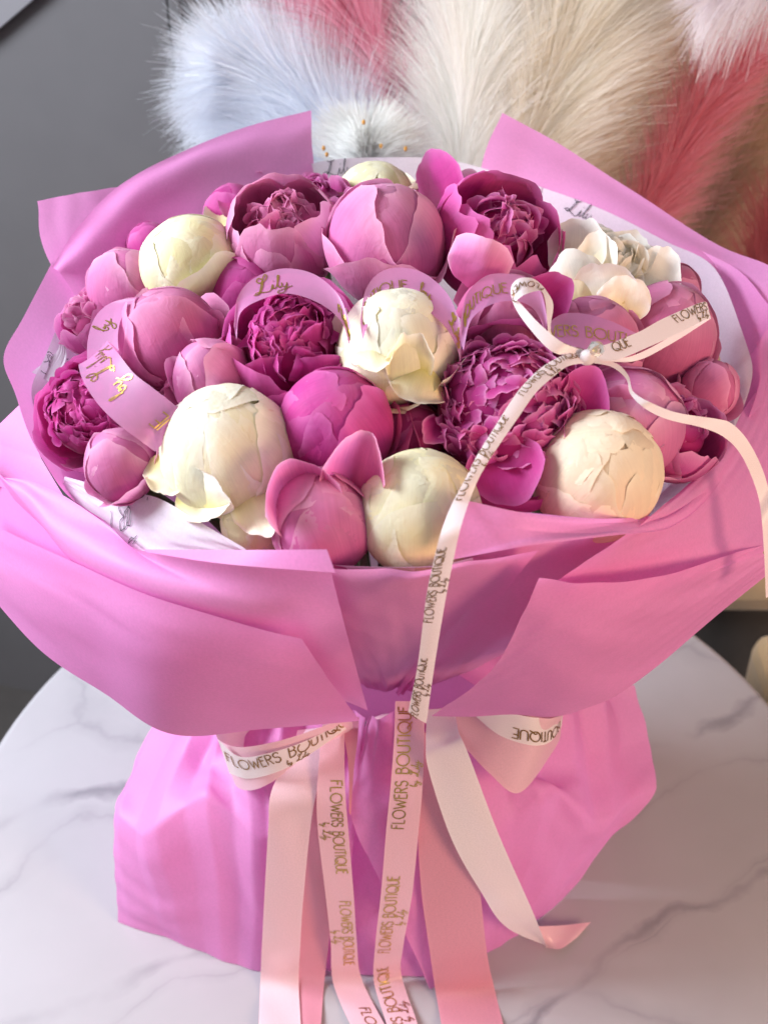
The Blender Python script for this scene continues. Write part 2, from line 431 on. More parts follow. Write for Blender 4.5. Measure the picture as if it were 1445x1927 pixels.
# round marble table
TX, TY, TR = 0.012, -0.005, 0.345
tb = empty('round_table', (TX, TY, -.72))
tag(tb, 'round white marble table with grey veins under the bouquet', 'table')
prof = [(0, -.026), (TR - .008, -.026), (TR - .002, -.022), (TR, -.014), (TR - .0005, -.006), (TR - .004, -.001), (TR - .009, 0.0), (0, 0.0)]
n = 128; vs = []; fs = []
for k, (r, z) in enumerate(prof):
    for a in range(n):
        t = 2 * math.pi * a / n; vs.append((r * math.cos(t), r * math.sin(t), z + .72))
for k in range(len(prof) - 1):
    for a in range(n):
        b = (a + 1) % n
        fs.append((k * n + a, k * n + b, (k + 1) * n + b, (k + 1) * n + a))
link('tabletop', mesh('tabletop', vs, fs, M['marble']), tb)
vs = []; fs = []
for k, (r, z) in enumerate([(.2, 0), (.2, .012), (.06, .03), (.03, .06), (.028, .6), (.06, .68), (.1, .694)]):
    for a in range(40):
        t = 2 * math.pi * a / 40; vs.append((r * math.cos(t), r * math.sin(t), z))
for k in range(6):
    for a in range(40):
        b = (a + 1) % 40; fs.append((k * 40 + a, k * 40 + b, (k + 1) * 40 + b, (k + 1) * 40 + a))
link('pedestal', mesh('pedestal', vs, fs, M['wall_light']), tb)

# ------------------------------------------------------------------ sheets of film and tissue
wrap = empty('bouquet_wrap', (0, 0, 0))
tag(wrap, 'pink matte film wrapping with white tissue lining around the peonies', 'wrapping')


def sheet_surface(rows, nu=64, nv=64, wr=0.0, seed=1, fr=2.0, pleat=None, crease=(3, .003), lin=False):
    G = np.array([[pt(p) for p in r] for r in rows])          # rows x cols
    cm = polyline if lin else catmull                        # lin: flat panels that meet in creases
    A = cm(G, nv)                                            # along rows
    P = np.stack([cm(A[k], nu) for k in range(nv)], 1)       # nu x nv
    if lin == 'soft':
        A = catmull(G, nv); P = .35 * P + .65 * np.stack([catmull(A[k], nu) for k in range(nv)], 1)
    if wr:
        U, V = np.meshgrid(np.linspace(0, 1, nu), np.linspace(0, 1, nv), indexing='ij')
        P = P + normals(P) * (wr * snoise(seed, U * fr, V * fr, octaves=3))[..., None]
    if crease:
        rg = np.random.RandomState(seed + 900); U, V = np.meshgrid(np.linspace(-.5, .5, nu), np.linspace(-.5, .5, nv), indexing='ij'); h = 0
        for _ in range(crease[0]):
            th = rg.uniform(0, 3.14); q = np.abs(U * math.cos(th) + V * math.sin(th) - rg.uniform(-.35, .35))
            h = h + rg.uniform(.4, 1) * rg.choice([-1, 1]) * np.minimum(q, .3)
        edge = np.minimum(1, 5 * np.minimum(.5 - np.abs(U), .5 - np.abs(V)))
        P = P + normals(P) * (crease[1] * 2 * (h - h.mean()) * edge)[..., None]
    if pleat:
        k, amp, where = pleat                                # sharp gathers running down from (or up from) the waist
        U, V = np.meshgrid(np.linspace(0, 1, nu), np.linspace(0, 1, nv), indexing='ij')
        ph = U * k + .35 * snoise(seed + 7, U * 2, V * .5, octaves=2)
        h = np.abs((ph % 1.0) - .5) * 2 - .5
        fall = np.exp(-V * 2.6) if where == 'top' else np.clip((V - .45) / .55, 0, 1) ** 1.5
        P = P + normals(P) * (amp * h * fall)[..., None]
    return P


def sheet(rows, mat, name='film_sheet', **kw):
    P = sheet_surface(rows, **kw)
    o = link(name, grid_mesh(name, P, mat), wrap)
    return o, P


def collar(rim, mat, name='film_sheet', mids=(), wrho=0.055, wz=0.185, bulge=0.012, nmid=3, off=0.0, **kw):
    """a sheet of the cone: its free upper edge is rim, its foot is gathered at the waist"""
    top = [pt(p) for p in rim]; rows = [[('w', *p) for p in top]]
    last = top
    for m in mids:
        last = [pt(p) for p in m]; rows.append([('w', *p) for p in last])
    for k in range(1, nmid + 1):
        f = k / nmid; row = []
        for p in last:
            a = math.atan2(p[1], p[0]); rho = math.hypot(p[0], p[1])
            r = rho + (wrho + off - rho) * f + bulge * math.sin(math.pi * f); z = p[2] + (wz - p[2]) * f
            row.append(('w', r * math.cos(a), r * math.sin(a), z))
        rows.append(row)
    return sheet(rows, mat, name, **kw)


FM, TM = M['film'], M['tissue']
# back left
collar([(70, 378, .085), (120, 368, .11), (180, 357, .14), (260, 345, .18)], FM,
       mids=[[(95, 498, .055), (150, 480, .085), (220, 450, .12), (310, 430, .155)]], bulge=.0, seed=3, wr=.001)
collar([(98, 500, .045), (150, 425, .085), (228, 348, .135), (350, 282, .185), (470, 237, .22), (585, 208, .24)], FM,
       mids=[[(135, 545, .035), (205, 470, .068), (300, 385, .125), (400, 335, .17), (500, 318, .195), (590, 300, .215)]],
       bulge=.004, seed=5, wr=.0012)
# back right
collar([(945, 212, .245), (1050, 268, .225), (1180, 352, .19), (1330, 450, .135), (1445, 498, .09), (1500, 540, .05)], FM,
       mids=[[(905, 315, .215), (1000, 352, .2), (1120, 412, .17), (1260, 502, .12), (1380, 572, .08), (1440, 640, .03)]],
       bulge=.004, seed=7, wr=.001)
collar([(1300, 462, .13), (1385, 505, .095), (1436, 560, .06), (1462, 610, .03), (1448, 700, -.01), (1436, 760, -.05)], FM, bulge=.01, seed=9, wr=.0015)
# left rim coming round to the front
collar([(100, 490, .05), (45, 595, .018), (8, 670, -.015), (28, 740, -.05), (64, 835, -.095), (122, 925, -.13), (203, 985, -.162), (272, 1037, -.187)],
       FM, bulge=.008, seed=11, wr=.0008, nu=90)
sheet([[(-2, 898, -.112), (58, 905, -.128), (122, 934, -.145), (203, 988, -.168), (271, 1036, -.191), (430, 1038, -.215), (614, 1037, -.237)],
       [(8, 912, -.114), (75, 985, -.142), (156, 1066, -.172), (300, 1125, -.203), (458, 1165, -.218), (570, 1185, -.218), (652, 1190, -.208)],
       [(200, 1180, -.14), (300, 1230, -.15), (400, 1260, -.16), (500, 1285, -.155), (590, 1300, -.145), (650, 1320, -.125), (692, 1338, -.108)]], FM, seed=12, wr=.0006, nu=90)
sheet([[(271, 1034, -.194), (440, 1035, -.218), (615, 1034, -.2395)],
       [(275, 1039, -.197), (420, 1061, -.2225), (631, 1078, -.2425)]], FM, seed=14, crease=None)
# front centre
collar([(520, 1060, -.214), (630, 1069, -.228), (720, 1072, -.231), (800, 1075, -.231), (900, 1056, -.226), (1010, 1030, -.218)], FM, bulge=.006, seed=13, wr=.0012, off=-.004, nu=80)
# right front with its turned-down edge
rimF = [(866, 940, -.222), (930, 956, -.225), (1000, 968, -.223), (1150, 977, -.2), (1262, 962, -.165), (1330, 905, -.12), (1395, 808, -.06), (1436, 700, 0), (1458, 600, .05)]
collar(rimF, FM, bulge=.014, seed=15, wr=.0012, nu=90, pleat=(7, .003, 'foot'))
sheet([[(866, 939, -.224), (1000, 967, -.225), (1150, 976, -.202), (1262, 961, -.167), (1330, 904, -.122), (1394, 806, -.062)],
       [(850, 1000, -.230), (1000, 997, -.231), (1150, 992, -.208), (1262, 976, -.174), (1334, 915, -.128), (1397, 815, -.066)],
       [(836, 1056, -.232), (1000, 1026, -.235), (1150, 1008, -.214), (1262, 992, -.181), (1340, 928, -.132), (1400, 826, -.069)]], FM, seed=16)
# outer sheets, left and right
sheet([[(-60, 850, -.03), (0, 797, -.03), (36, 762, -.03)],
       [(-60, 885, -.058), (0, 836, -.062), (78, 864, -.09)],
       [(-60, 935, -.1), (0, 915, -.108), (150, 985, -.146)]], FM, seed=17, lin=True, crease=None)
sheet([[(-90, 830, -.075), (0, 893, -.106), (90, 975, -.14), (170, 1060, -.168)],
       [(-90, 990, -.078), (0, 1020, -.11), (90, 1065, -.144), (178, 1100, -.17)]], FM, seed=19, crease=None)
sheet([[(-70, 955, -.112), (0, 993, -.135), (146, 1061, -.178), (292, 1124, -.21), (458, 1176, -.225), (568, 1202, -.227)],
       [(-60, 1020, -.115), (30, 1100, -.147), (165, 1170, -.184), (300, 1245, -.212), (470, 1272, -.215), (617, 1275, -.2)],
       [(-40, 1098, -.108), (81, 1226, -.147), (200, 1306, -.17), (325, 1382, -.187), (500, 1374, -.172), (677, 1358, -.135)]], FM, seed=21, wr=.0006, crease=(2, .003))
sheet([[(1015, 1090, -.228), (1100, 1097, -.218), (1190, 1093, -.203), (1300, 1066, -.172), (1434, 1027, -.12)],
       [(925, 1262, -.2), (1010, 1242, -.208), (1120, 1225, -.2), (1250, 1172, -.168), (1438, 1056, -.118)],
       [(812, 1346, -.14), (950, 1346, -.155), (1080, 1342, -.165), (1212, 1275, -.15), (1442, 1085, -.112)]], FM, seed=23, wr=.0012)
sheet([[(1325, 890, -.115), (1420, 740, -.02), (1500, 640, .05)],
       [(1180, 1003, -.203), (1360, 935, -.125), (1480, 850, -.05)],
       [(990, 1125, -.215), (1280, 1092, -.17), (1457, 1030, -.113)]], FM, seed=24, wr=.0012)
# skirt round the foot
sheet([[(300, 1335, 0.0), (370, 1335, -.035), (440, 1335, -.062), (510, 1335, -.075), (600, 1340, -.088), (690, 1345, -.092)],
       [(248, 1440, -.035), (330, 1415, -.062), (400, 1440, -.080), (480, 1425, -.103), (590, 1430, -.102), (685, 1440, -.11)],
       [(213, 1522, -.088), (268, 1572, -.116), (385, 1500, -.112), (490, 1585, -.137), (575, 1530, -.131), (668, 1560, -.135)],
       [(217, 1640, -.102), (300, 1690, -.124), (405, 1655, -.130), (500, 1725, -.139), (570, 1700, -.137), (650, 1725, -.138)],
       [(222, 1736, 'z', .001), (315, 1768, 'z', .001), (410, 1803, 'z', .001), (490, 1826, 'z', .001), (550, 1830, 'z', .001), (606, 1834, 'z', .001)]], FM, name='skirt_sheet', seed=25, lin='soft', crease=(5, .006), wr=.002, fr=2.6, nu=100, nv=100, pleat=(6.5, .013, 'top'))
sheet([[(690, 1350, -.105), (780, 1340, -.107), (880, 1338, -.096), (980, 1330, -.078), (1100, 1312, -.04), (1186, 1290, 0)],
       [(674, 1450, -.125), (770, 1445, -.126), (890, 1430, -.110), (1000, 1450, -.102), (1110, 1420, -.062), (1213, 1395, -.02)],
       [(660, 1545, -.143), (790, 1515, -.144), (920, 1570, -.134), (1030, 1490, -.112), (1130, 1545, -.100), (1230, 1482, -.052)],
       [(735, 1700, -.152), (830, 1655, -.147), (930, 1680, -.134), (1010, 1605, -.118), (1085, 1620, -.101), (1150, 1580, -.075)],
       [(812, 1866, 'z', .001), (860, 1834, 'z', .001), (905, 1806, 'z', .001), (955, 1773, 'z', .001), (1005, 1735, 'z', .001), (1060, 1690, 'z', .001)]], FM, name='skirt_sheet', seed=27, lin='soft', crease=(5, .006), wr=.002, fr=2.6, nu=100, nv=100, pleat=(6.5, .013, 'top'))
sheet([[(610, 1390, -.095), (700, 1390, -.098), (790, 1390, -.1)],
       [(600, 1600, -.118), (700, 1600, -.122), (790, 1600, -.122)],
       [(585, 1826, 'z', .002), (690, 1832, 'z', .002), (800, 1840, 'z', .002)]], FM, name='skirt_sheet', seed=29, wr=.002)
# the far side of the skirt, seen only from elsewhere
bk = []
for z, rr in ((.19, .05), (.15, .11), (.1, .15), (.05, .155), (.001, .14)):
    bk.append([('w', rr * 1.05 * math.cos(a), rr * math.sin(a) * .8 - .02, z) for a in np.radians([-25, 10, 50, 90, 130, 170, 205])])
sheet(bk, FM, name='skirt_sheet', seed=31, wr=.002)
# tissue lining
_, T1 = collar([(130, 560, .055), (85, 665, .0), (62, 748, -.04), (120, 848, -.09), (205, 905, -.125), (330, 968, -.17), (470, 1034, -.2)], TM, name='tissue_sheet', bulge=.006, seed=33, wr=.0015, off=-.006)
_, T2 = collar([(1000, 345, .2), (1130, 392, .17), (1250, 452, .13), (1345, 505, .09), (1402, 640, .02), (1410, 722, -.03), (1348, 872, -.098), (1255, 966, -.15)], TM, name='tissue_sheet', bulge=.006, seed=35, wr=.0015, off=-.006)
_, T3 = collar([(430, 380, .175), (520, 335, .2), (600, 304, .215), (700, 296, .222), (830, 299, .222), (930, 322, .21), (1020, 352, .195)], TM, name='tissue_sheet', bulge=.006, seed=37, wr=.0012, off=-.006)
_, T4 = sheet([[(122, 896, -.117), (205, 920, -.143), (292, 936, -.168), (380, 985, -.192), (462, 1033, -.2135)],
               [(116, 920, -.114), (165, 965, -.140), (222, 1010, -.165), (292, 1047, -.188), (458, 1056, -.206)]], TM, name='tissue_sheet', seed=39, wr=.0006, crease=(3, .002))
_, T5 = sheet([[(520, 1050, -.208), (640, 1064, -.222), (800, 1066, -.224), (890, 1050, -.222)],
               [(520, 1095, -.15), (640, 1105, -.15), (800, 1105, -.15), (890, 1095, -.15)]], TM, name='tissue_sheet', seed=41)
_, T6 = sheet([[(92, 575, .045), (112, 650, .01), (60, 700, -.012)],
               [(108, 600, .04), (125, 670, .003), (95, 720, -.02)]][::1], TM, name='tissue_sheet', seed=43)

# ------------------------------------------------------------------ strokes: lettering and line drawings
def arc(cx, cy, rx, ry, a0, a1, n=14):
    return [(cx + rx * math.cos(math.radians(a0 + (a1 - a0) * k / (n - 1))), cy + ry * math.sin(math.radians(a0 + (a1 - a0) * k / (n - 1)))) for k in range(n)]


# thin capitals, height 1: width, strokes
GLYPH = {
    'F': (.42, [[(0, 0), (0, 1), (.42, 1)], [(0, .62), (.34, .62)]]),
    'L': (.38, [[(0, 1), (0, 0), (.38, 0)]]),
    'O': (.92, [arc(.46, .5, .46, .5, 0, 360, 26)]),
    'W': (.92, [[(0, 1), (.26, 0), (.46, .8), (.66, 0), (.92, 1)]]),
    'E': (.40, [[(.4, 1), (0, 1), (0, 0), (.4, 0)], [(0, .62), (.34, .62)]]),
    'R': (.44, [[(0, 0), (0, 1), (.2, 1)] + arc(.2, .77, .22, .23, 90, -90, 10) + [(0, .54)], [(.16, .54), (.44, 0)]]),
    'S': (.42, [arc(.21, .76, .2, .24, 20, 250, 12) + arc(.21, .27, .21, .27, 80, -160, 14)]),
    'B': (.46, [[(0, 0), (0, 1), (.2, 1)] + arc(.2, .8, .2, .2, 90, -90, 9) + [(0, .6)], [(.2, .6)] + arc(.2, .3, .26, .3, 90, -90, 10) + [(0, 0)]]),
    'U': (.52, [[(0, 1), (0, .28)] + arc(.26, .27, .26, .27, 180, 360, 12) + [(.52, 1)]]),
    'T': (.46, [[(0, 1), (.46, 1)], [(.23, 1), (.23, 0)]]),
    'I': (.06, [[(.03, 0), (.03, 1)]]),
    'Q': (.92, [arc(.46, .5, .46, .5, 0, 360, 26), [(.3, .2), (.5, .24), (.7, .06), (.95, -.1)]]),
    ' ': (.36, []),
}


def caps(txt, gap=.15):
    x = 0; out = []
    for ch in txt:
        wd, st = GLYPH[ch]
        for s in st: out.append([(px + x, py) for px, py in s])
        x += wd + gap
    return out, x - gap


def smooth2(p, n=None):
    p = np.array(p, float); return [tuple(q) for q in catmull(p, n or len(p) * 6)]


def script_by():
    b = smooth2([(0, .35), (.12, .6), (.24, 1.0), (.2, 1.12), (.1, .9), (.08, .3), (.16, .05), (.32, .1), (.38, .32), (.26, .42), (.22, .3), (.42, .34)])
    y = smooth2([(.48, .42), (.5, .12), (.6, .04), (.74, .2), (.8, .45), (.74, .05), (.62, -.42), (.36, -.55), (.3, -.35), (.6, -.1), (1.0, .12)])
    return [b, y], 1.05


def script_lily():
    Lc = smooth2([(-.15, .12), (.12, .02), (.3, .3), (.55, 1.0), (.78, 1.32), (.84, 1.1), (.6, .86), (.3, .9), (.22, 1.1), (.42, 1.2), (.56, .9), (.4, .3), (.16, .0), (-.05, .1), (.12, .2), (.42, .02), (.8, -.1), (1.0, .08)])
    i = smooth2([(.95, .05), (1.08, .42), (1.06, .1), (1.16, .03), (1.3, .22)]); dot = [(1.14, .66), (1.17, .71)]
    l = smooth2([(1.26, .15), (1.45, .7), (1.52, 1.02), (1.44, .98), (1.36, .3), (1.42, .03), (1.56, .15)])
    y = smooth2([(1.6, .45), (1.6, .14), (1.72, .06), (1.86, .25), (1.9, .45), (1.82, -.05), (1.6, -.5), (1.3, -.52), (1.34, -.3), (1.75, -.1), (2.2, .2)])
    return [Lc, i, dot, l, y], 2.0


def place(strokes, sc_, dx, dy, sx=1.0):
    return [[(x * sc_ * sx + dx, y * sc_ + dy) for x, y in s] for s in strokes]


def stroke_mesh(name, strokes, surf, width, mat, parent, lift=0.00035):
    """surf(x,y) -> (point, normal); flat foil strips that follow the surface"""
    vs, fs = [], []
    for s in strokes:
        # resample so that strips bend with what they are printed on
        q = [s[0]]
        for a, b in zip(s[:-1], s[1:]):
            n = max(1, int(math.hypot(b[0] - a[0], b[1] - a[1]) / 0.0012))
            for k in range(1, n + 1): q.append((a[0] + (b[0] - a[0]) * k / n, a[1] + (b[1] - a[1]) * k / n))
        q = np.array(q)
        if len(q) < 2: continue
        R = [surf(x, y) for x, y in q]
        if any(r is None for r in R):
            segs = []; cur = []
            for r in R:
                if r is None:
                    if len(cur) > 1: segs.append(cur)
                    cur = []
                else: cur.append(r)
            if len(cur) > 1: segs.append(cur)
        else: segs = [R]
        for sg in segs:
            P = np.array([r[0] + r[1] * lift for r in sg]); Nn = np.array([r[1] for r in sg])
            T = np.gradient(P, axis=0); S = np.cross(Nn, T); S /= (np.linalg.norm(S, axis=1, keepdims=True) + 1e-12)
            b0 = len(vs)
            for p, s_ in zip(P, S): vs.append(p + s_ * width / 2); vs.append(p - s_ * width / 2)
            for k in range(len(P) - 1): fs.append((b0 + 2 * k, b0 + 2 * k + 1, b0 + 2 * k + 3, b0 + 2 * k + 2))
    if not vs: return None
    return link(name, mesh(name, vs, fs, mat, smooth=False), parent)


class Ribbon:
    """a ribbon given by its two edges; s runs along it in metres, t from edge A (0) to edge B (1)"""
    def __init__(self, A, B, n=90, across=7, cup=0.0, wr=0.0, seed=1):
        a = catmull([pt(p) for p in A], n); b = catmull([pt(p) for p in B], n)
        t = np.linspace(0, 1, across)[None, :, None]
        self.P = a[:, None, :] * (1 - t) + b[:, None, :] * t
        if cup or wr:
            nn = normals(self.P)
            S, T = np.meshgrid(np.linspace(0, 1, n), np.linspace(0, 1, across), indexing='ij')
            self.P = self.P + nn * (cup * (4 * T * (1 - T)) + wr * snoise(seed, S * 3, T * .7, octaves=2))[..., None]
        self.N = normals(self.P)
        # the printed side looks at the camera where the middle does
        c = self.P.mean(1); self.s = np.concatenate([[0], np.cumsum(np.linalg.norm(np.diff(c, axis=0), axis=1))])
        self.len = self.s[-1]; self.wid = np.linalg.norm(a - b, axis=1)
        self.n, self.m = n, across

    def build(self, name, mat, parent):
        self.o = link(name, grid_mesh(name, self.P, mat), parent)
        return self.o

    def surf(self, s0, t0, sgn_s=1, w=None, side=None, flip_t=1):
        def f(x, y):
            s = s0 + sgn_s * x
            if s < 0 or s > self.len: return None
            k = np.interp(s, self.s, np.arange(self.n)); i = min(int(k), self.n - 2); fk = k - i
            wd = w or self.wid[i]
            t = t0 + flip_t * y / wd
            if t < 0.01 or t > 0.99: return None
            j = t * (self.m - 1); jj = min(int(j), self.m - 2); fj = j - jj
            p = (self.P[i, jj] * (1 - fk) + self.P[i + 1, jj] * fk) * (1 - fj) + (self.P[i, jj + 1] * (1 - fk) + self.P[i + 1, jj + 1] * fk) * fj
            nn = self.N[i, jj] * (1 - fk) + self.N[i + 1, jj] * fk; nn = nn / np.linalg.norm(nn)
            if side == 'cam':
                if np.dot(nn, CAM - p) < 0: nn = -nn
            elif side is not None: nn = nn * side
            return p, nn
        return f


def ribbon_text(rb, items, s0, t0, parent, mat, width, sgn_s=1, flip_t=1, side='cam', name='lettering'):
    """items: list of (kind, text, height_m, dx, dy); small script is drawn with a finer pen"""
    out = None
    for fine in (False, True):
        strokes = []
        for kind, txt, h, dx, dy in items:
            if fine != (kind != 'caps' and dy < 0): continue
            st, wd = caps(txt) if kind == 'caps' else script_by() if kind == 'by' else script_lily()
            strokes += place(st, h, dx, dy)
        if strokes: out = stroke_mesh(name, strokes, rb.surf(s0, t0, sgn_s, None, side, flip_t), width * (.55 if fine else 1), mat, parent)
    return out


# logo on the tissue: ring, peony line drawing, bits of lettering
def logo_strokes():
    out = [arc(0, 0, 1, 1, 195, 330, 30), arc(0, 0, 1, 1, 20, 172, 30)]
    pet = [[(-.1, -.25), (-.42, -.1), (-.5, .25), (-.3, .45), (-.02, .35), (.08, .05), (-.1, -.25)],
           [(.08, .05), (.2, .35), (.05, .5), (-.02, .35)], [(-.1, -.25), (-.34, -.42), (-.12, -.6), (.1, -.42), (.08, -.1)],
           [(.08, .05), (.3, -.05), (.34, -.35), (.1, -.42)], [(-.02, -.1), (-.12, -.4), (.0, -.55)], [(.12, -.05), (.2, -.25), (.1, -.42)]]
    out += [smooth2(p, 30) for p in pet]
    out += [smooth2([(.2, .35), (.5, .6), (.8, .7)], 14), smooth2([(.35, .48), (.55, .35), (.75, .5), (.5, .6)], 18)]
    st, wd = caps('F L')
    out += place(st, .3, .62, -.9)
    return out


def grid_surf(P, u0, v0, rot, scale, side='cam'):
    nu, nv = P.shape[:2]; Nn = normals(P)
    i, j = int(u0 * (nu - 1)), int(v0 * (nv - 1))
    n0 = Nn[i, j]
    if np.dot(n0, CAM - P[i, j]) < 0: n0 = -n0
    e1 = np.cross(UPV, n0); e1 /= np.linalg.norm(e1); e2 = np.cross(n0, e1)
    c, s = math.cos(rot), math.sin(rot)
    du = (P[min(i + 1, nu - 1), j] - P[max(i - 1, 0), j]) / ((min(i + 1, nu - 1) - max(i - 1, 0)))
    dv = (P[i, min(j + 1, nv - 1)] - P[i, max(j - 1, 0)]) / ((min(j + 1, nv - 1) - max(j - 1, 0)))
    J = np.stack([du, dv], 1); Ji = np.linalg.pinv(J)

    def f(x, y):
        x, y = x * scale, y * scale
        q = e1 * (c * x - s * y) + e2 * (s * x + c * y)
        d = Ji @ q; a, b = i + d[0], j + d[1]
        if a < 0 or b < 0 or a > nu - 1.001 or b > nv - 1.001: return None
        ia, ib = int(a), int(b); fa, fb = a - ia, b - ib
        p = (P[ia, ib] * (1 - fa) + P[ia + 1, ib] * fa) * (1 - fb) + (P[ia, ib + 1] * (1 - fa) + P[ia + 1, ib + 1] * fa) * fb
        nn = Nn[ia, ib]
        if np.dot(nn, CAM - p) < 0: nn = -nn
        return p, nn
    return f


def on_sheet(P, px, py):
    """grid position of the sheet point seen nearest to a pixel"""
    d = P - CAM; z = d @ FWD
    X = IMG_W / 2 + F_PX * (d @ RGT) / z; Y = IMG_H / 2 - F_PX * (d @ UPV) / z
    k = np.argmin((X - px) ** 2 + (Y - py) ** 2); i, j = divmod(k, P.shape[1])
    return i / (P.shape[0] - 1), j / (P.shape[1] - 1)


tissues = [o for o in wrap.children if o.name.startswith('tissue_sheet')]
LOGO = [[(x / 1.0, y / 1.0) for x, y in s] for s in logo_strokes()]


def logo(P, obj, px, py, r, rot):
    u, v = on_sheet(P, px, py)
    S = [[(x * r, y * r) for x, y in s] for s in LOGO]
    stroke_mesh('printed_logo', S, grid_surf(P, u, v, rot, 1.0), 0.0005, M['ink'], obj, lift=.0006)


logo(T4, tissues[3], 240, 955, 0.0150, -.2)
logo(T1, tissues[0], 75, 668, 0.014, .7)


def script_mark(P, obj, px, py, h, rot):
    u, v = on_sheet(P, px, py); st, _ = script_lily()
    stroke_mesh('printed_logo', place(st, h, 0, 0), grid_surf(P, u, v, rot, 1.0), 0.0005, M['ink'], obj, lift=.0006)


script_mark(T3, tissues[2], 612, 322, 0.010, .15)
script_mark(T2, tissues[1], 1066, 392, 0.010, -.5)
script_mark(T1, tissues[0], 190, 500, 0.008, .6)

# ------------------------------------------------------------------ peonies
def ortho(ax):
    z = ax / np.linalg.norm(ax); x = np.cross([0.13, 1, 0.21], z); x /= np.linalg.norm(x); return np.stack([x, np.cross(z, x), z], 1)


def petal_grid(R, az, th0, th1, W, off=0.0, flare=0.0, fp=2.5, curl=0.0, tipcurl=0.0, rag=0.02, seed=0, zs=1.0, nu=15, nv=15, rnd=0.35, lump=0.012, notch=0.0, egg=0.0, shape=None):
    u = np.linspace(-1, 1, nu)[:, None]; v = np.linspace(0, 1, nv)[None, :]
    ed = snoise(seed, u * 1.3, octaves=3) * rag
    ve = v * (1 - rnd * np.abs(u) ** 2.4 + ed * 1.2 - notch * np.exp(-(u / .16) ** 2))
    b = th0 + (th1 - th0) * ve
    wv = W * (0.38 + 0.62 * np.sin(np.pi / 2 * np.clip(v / .62, 0, 1)))
    a = u * wv * (1 + rag * snoise(seed + 1, v * 1.5, octaves=2))
    s = np.stack([np.sin(b) * math.cos(az), np.sin(b) * math.sin(az), -np.cos(b)], -1)
    t = np.array([-math.sin(az), math.cos(az), 0])
    d = np.cos(a)[..., None] * s + np.sin(a)[..., None] * t
    r = R * (1 + off + flare * v ** fp + curl * np.clip((np.abs(u) - .55) / .45, 0, 1) ** 2 * (0.3 + v) + tipcurl * np.clip((v - .72) / .28, 0, 1) ** 2
             + lump * snoise(seed + 2, u * .8, v * .9, octaves=3) + 0.5 * rag * snoise(seed + 3, u * 2.2, v * 2.2, octaves=2) * np.clip((v - .6) / .4, 0, 1))
    if shape: r = r * (1 + shape[1] * snoise(shape[0], d[..., 0] * .38, d[..., 1] * .38, d[..., 2] * .38, octaves=2))
    P = d * r[..., None]; P[..., :2] *= (1 - egg * P[..., 2:3] / R); P[..., 2] *= zs
    return P


_ruf = {}


def ruffle_meshes(matkey):
    """six small frilled inner petals, unit size, standing on +z with the face to +x"""
    if matkey in _ruf: return _ruf[matkey]
    out = []
    for k in range(7):
        rg = np.random.RandomState(100 + k)
        u = np.linspace(-1, 1, 9)[:, None]; v = np.linspace(0, 1, 8)[None, :]
        wd = (0.22 + 0.36 * np.sin(np.pi / 2 * np.clip(v / .7, 0, 1))) * rg.uniform(.85, 1.15)
        ed = snoise(200 + k, u * 1.1, octaves=3)
        y = u * wd
        zz = v * (1 - .32 * np.abs(u) ** 2.2 + .09 * ed - (0.22 if k % 2 else .08) * np.exp(-((u - rg.uniform(-.3, .3)) / .2) ** 2))
        x = -0.26 * v ** 2 * rg.uniform(.3, 1.4) - 0.26 * np.abs(u) ** 2 * rg.uniform(.2, 1.3) + 0.05 * v * snoise(300 + k, u * 1.0, v * .7, octaves=2)
        # the rim is frilled and turns out a little
        x = x + np.clip((v - .7) / .3, 0, 1) ** 2 * (0.10 * rg.uniform(-.3, 1.4) + .05 * snoise(400 + k, u * 1.6, octaves=2))
        P = np.stack([x + 0 * u, y + 0 * v, zz + 0 * x], -1)
        out.append(grid_mesh('petal', P, M[matkey]))
    _ruf[matkey] = out
    return out


def place_ruffles(root, R, n, matkey, seed, spread=1.25, size=.5, r0=.55, zs=.9, lean=0.62, centre=(0, 0, 0), swirl=0.8):
    rg = random.Random(seed); ms = ruffle_meshes(matkey)
    for k in range(n):
        f = (k + .5) / n; th = spread * math.sqrt(f) * (1 + rg.uniform(-.05, .05)); ph = k * 2.39996 + rg.uniform(-.35, .35)
        d = Vector((math.sin(th) * math.cos(ph), math.sin(th) * math.sin(ph), math.cos(th)))
        tang = Vector((math.cos(th) * math.cos(ph), math.cos(th) * math.sin(ph), -math.sin(th)))
        side = d.cross(tang)
        a = rg.gauss(0, swirl); g = (-tang * math.cos(a) + side * math.sin(a)).normalized(); face = d
        # grows outwards and over towards the middle of the flower so that its face shows
        up = (d * rg.uniform(.35, 1.0) * lean + g).normalized()
        fx = (face - up * face.dot(up)).normalized(); fy = up.cross(fx)
        mt = Matrix((fx, fy, up)).transposed().to_4x4()
        s = R * size * rg.uniform(.75, 1.2) * (1.12 - .3 * (1 - f))
        base = d * (R * r0 * rg.uniform(.9, 1.08)); base.z *= zs
        o = link('petal', ms[rg.randrange(len(ms))], root)
        o.matrix_basis = Matrix.Translation(base + Vector(centre)) @ mt @ Matrix.Diagonal((s, s * rg.uniform(.85, 1.15), s, 1))


def tube(path, radii, n=8):
    path = np.asarray(path); vs, fs = [], []
    T = np.gradient(path, axis=0)
    for k, p in enumerate(path):
        t = T[k] / np.linalg.norm(T[k]); a = np.cross(t, [0.3, 1, 0.2]); a /= np.linalg.norm(a); b = np.cross(t, a)
        for j in range(n):
            q = 2 * math.pi * j / n; vs.append(p + radii[k] * (a * math.cos(q) + b * math.sin(q)))
    for k in range(len(path) - 1):
        for j in range(n): fs.append((k * n + j, k * n + (j + 1) % n, (k + 1) * n + (j + 1) % n, (k + 1) * n + j))
    return vs, fs


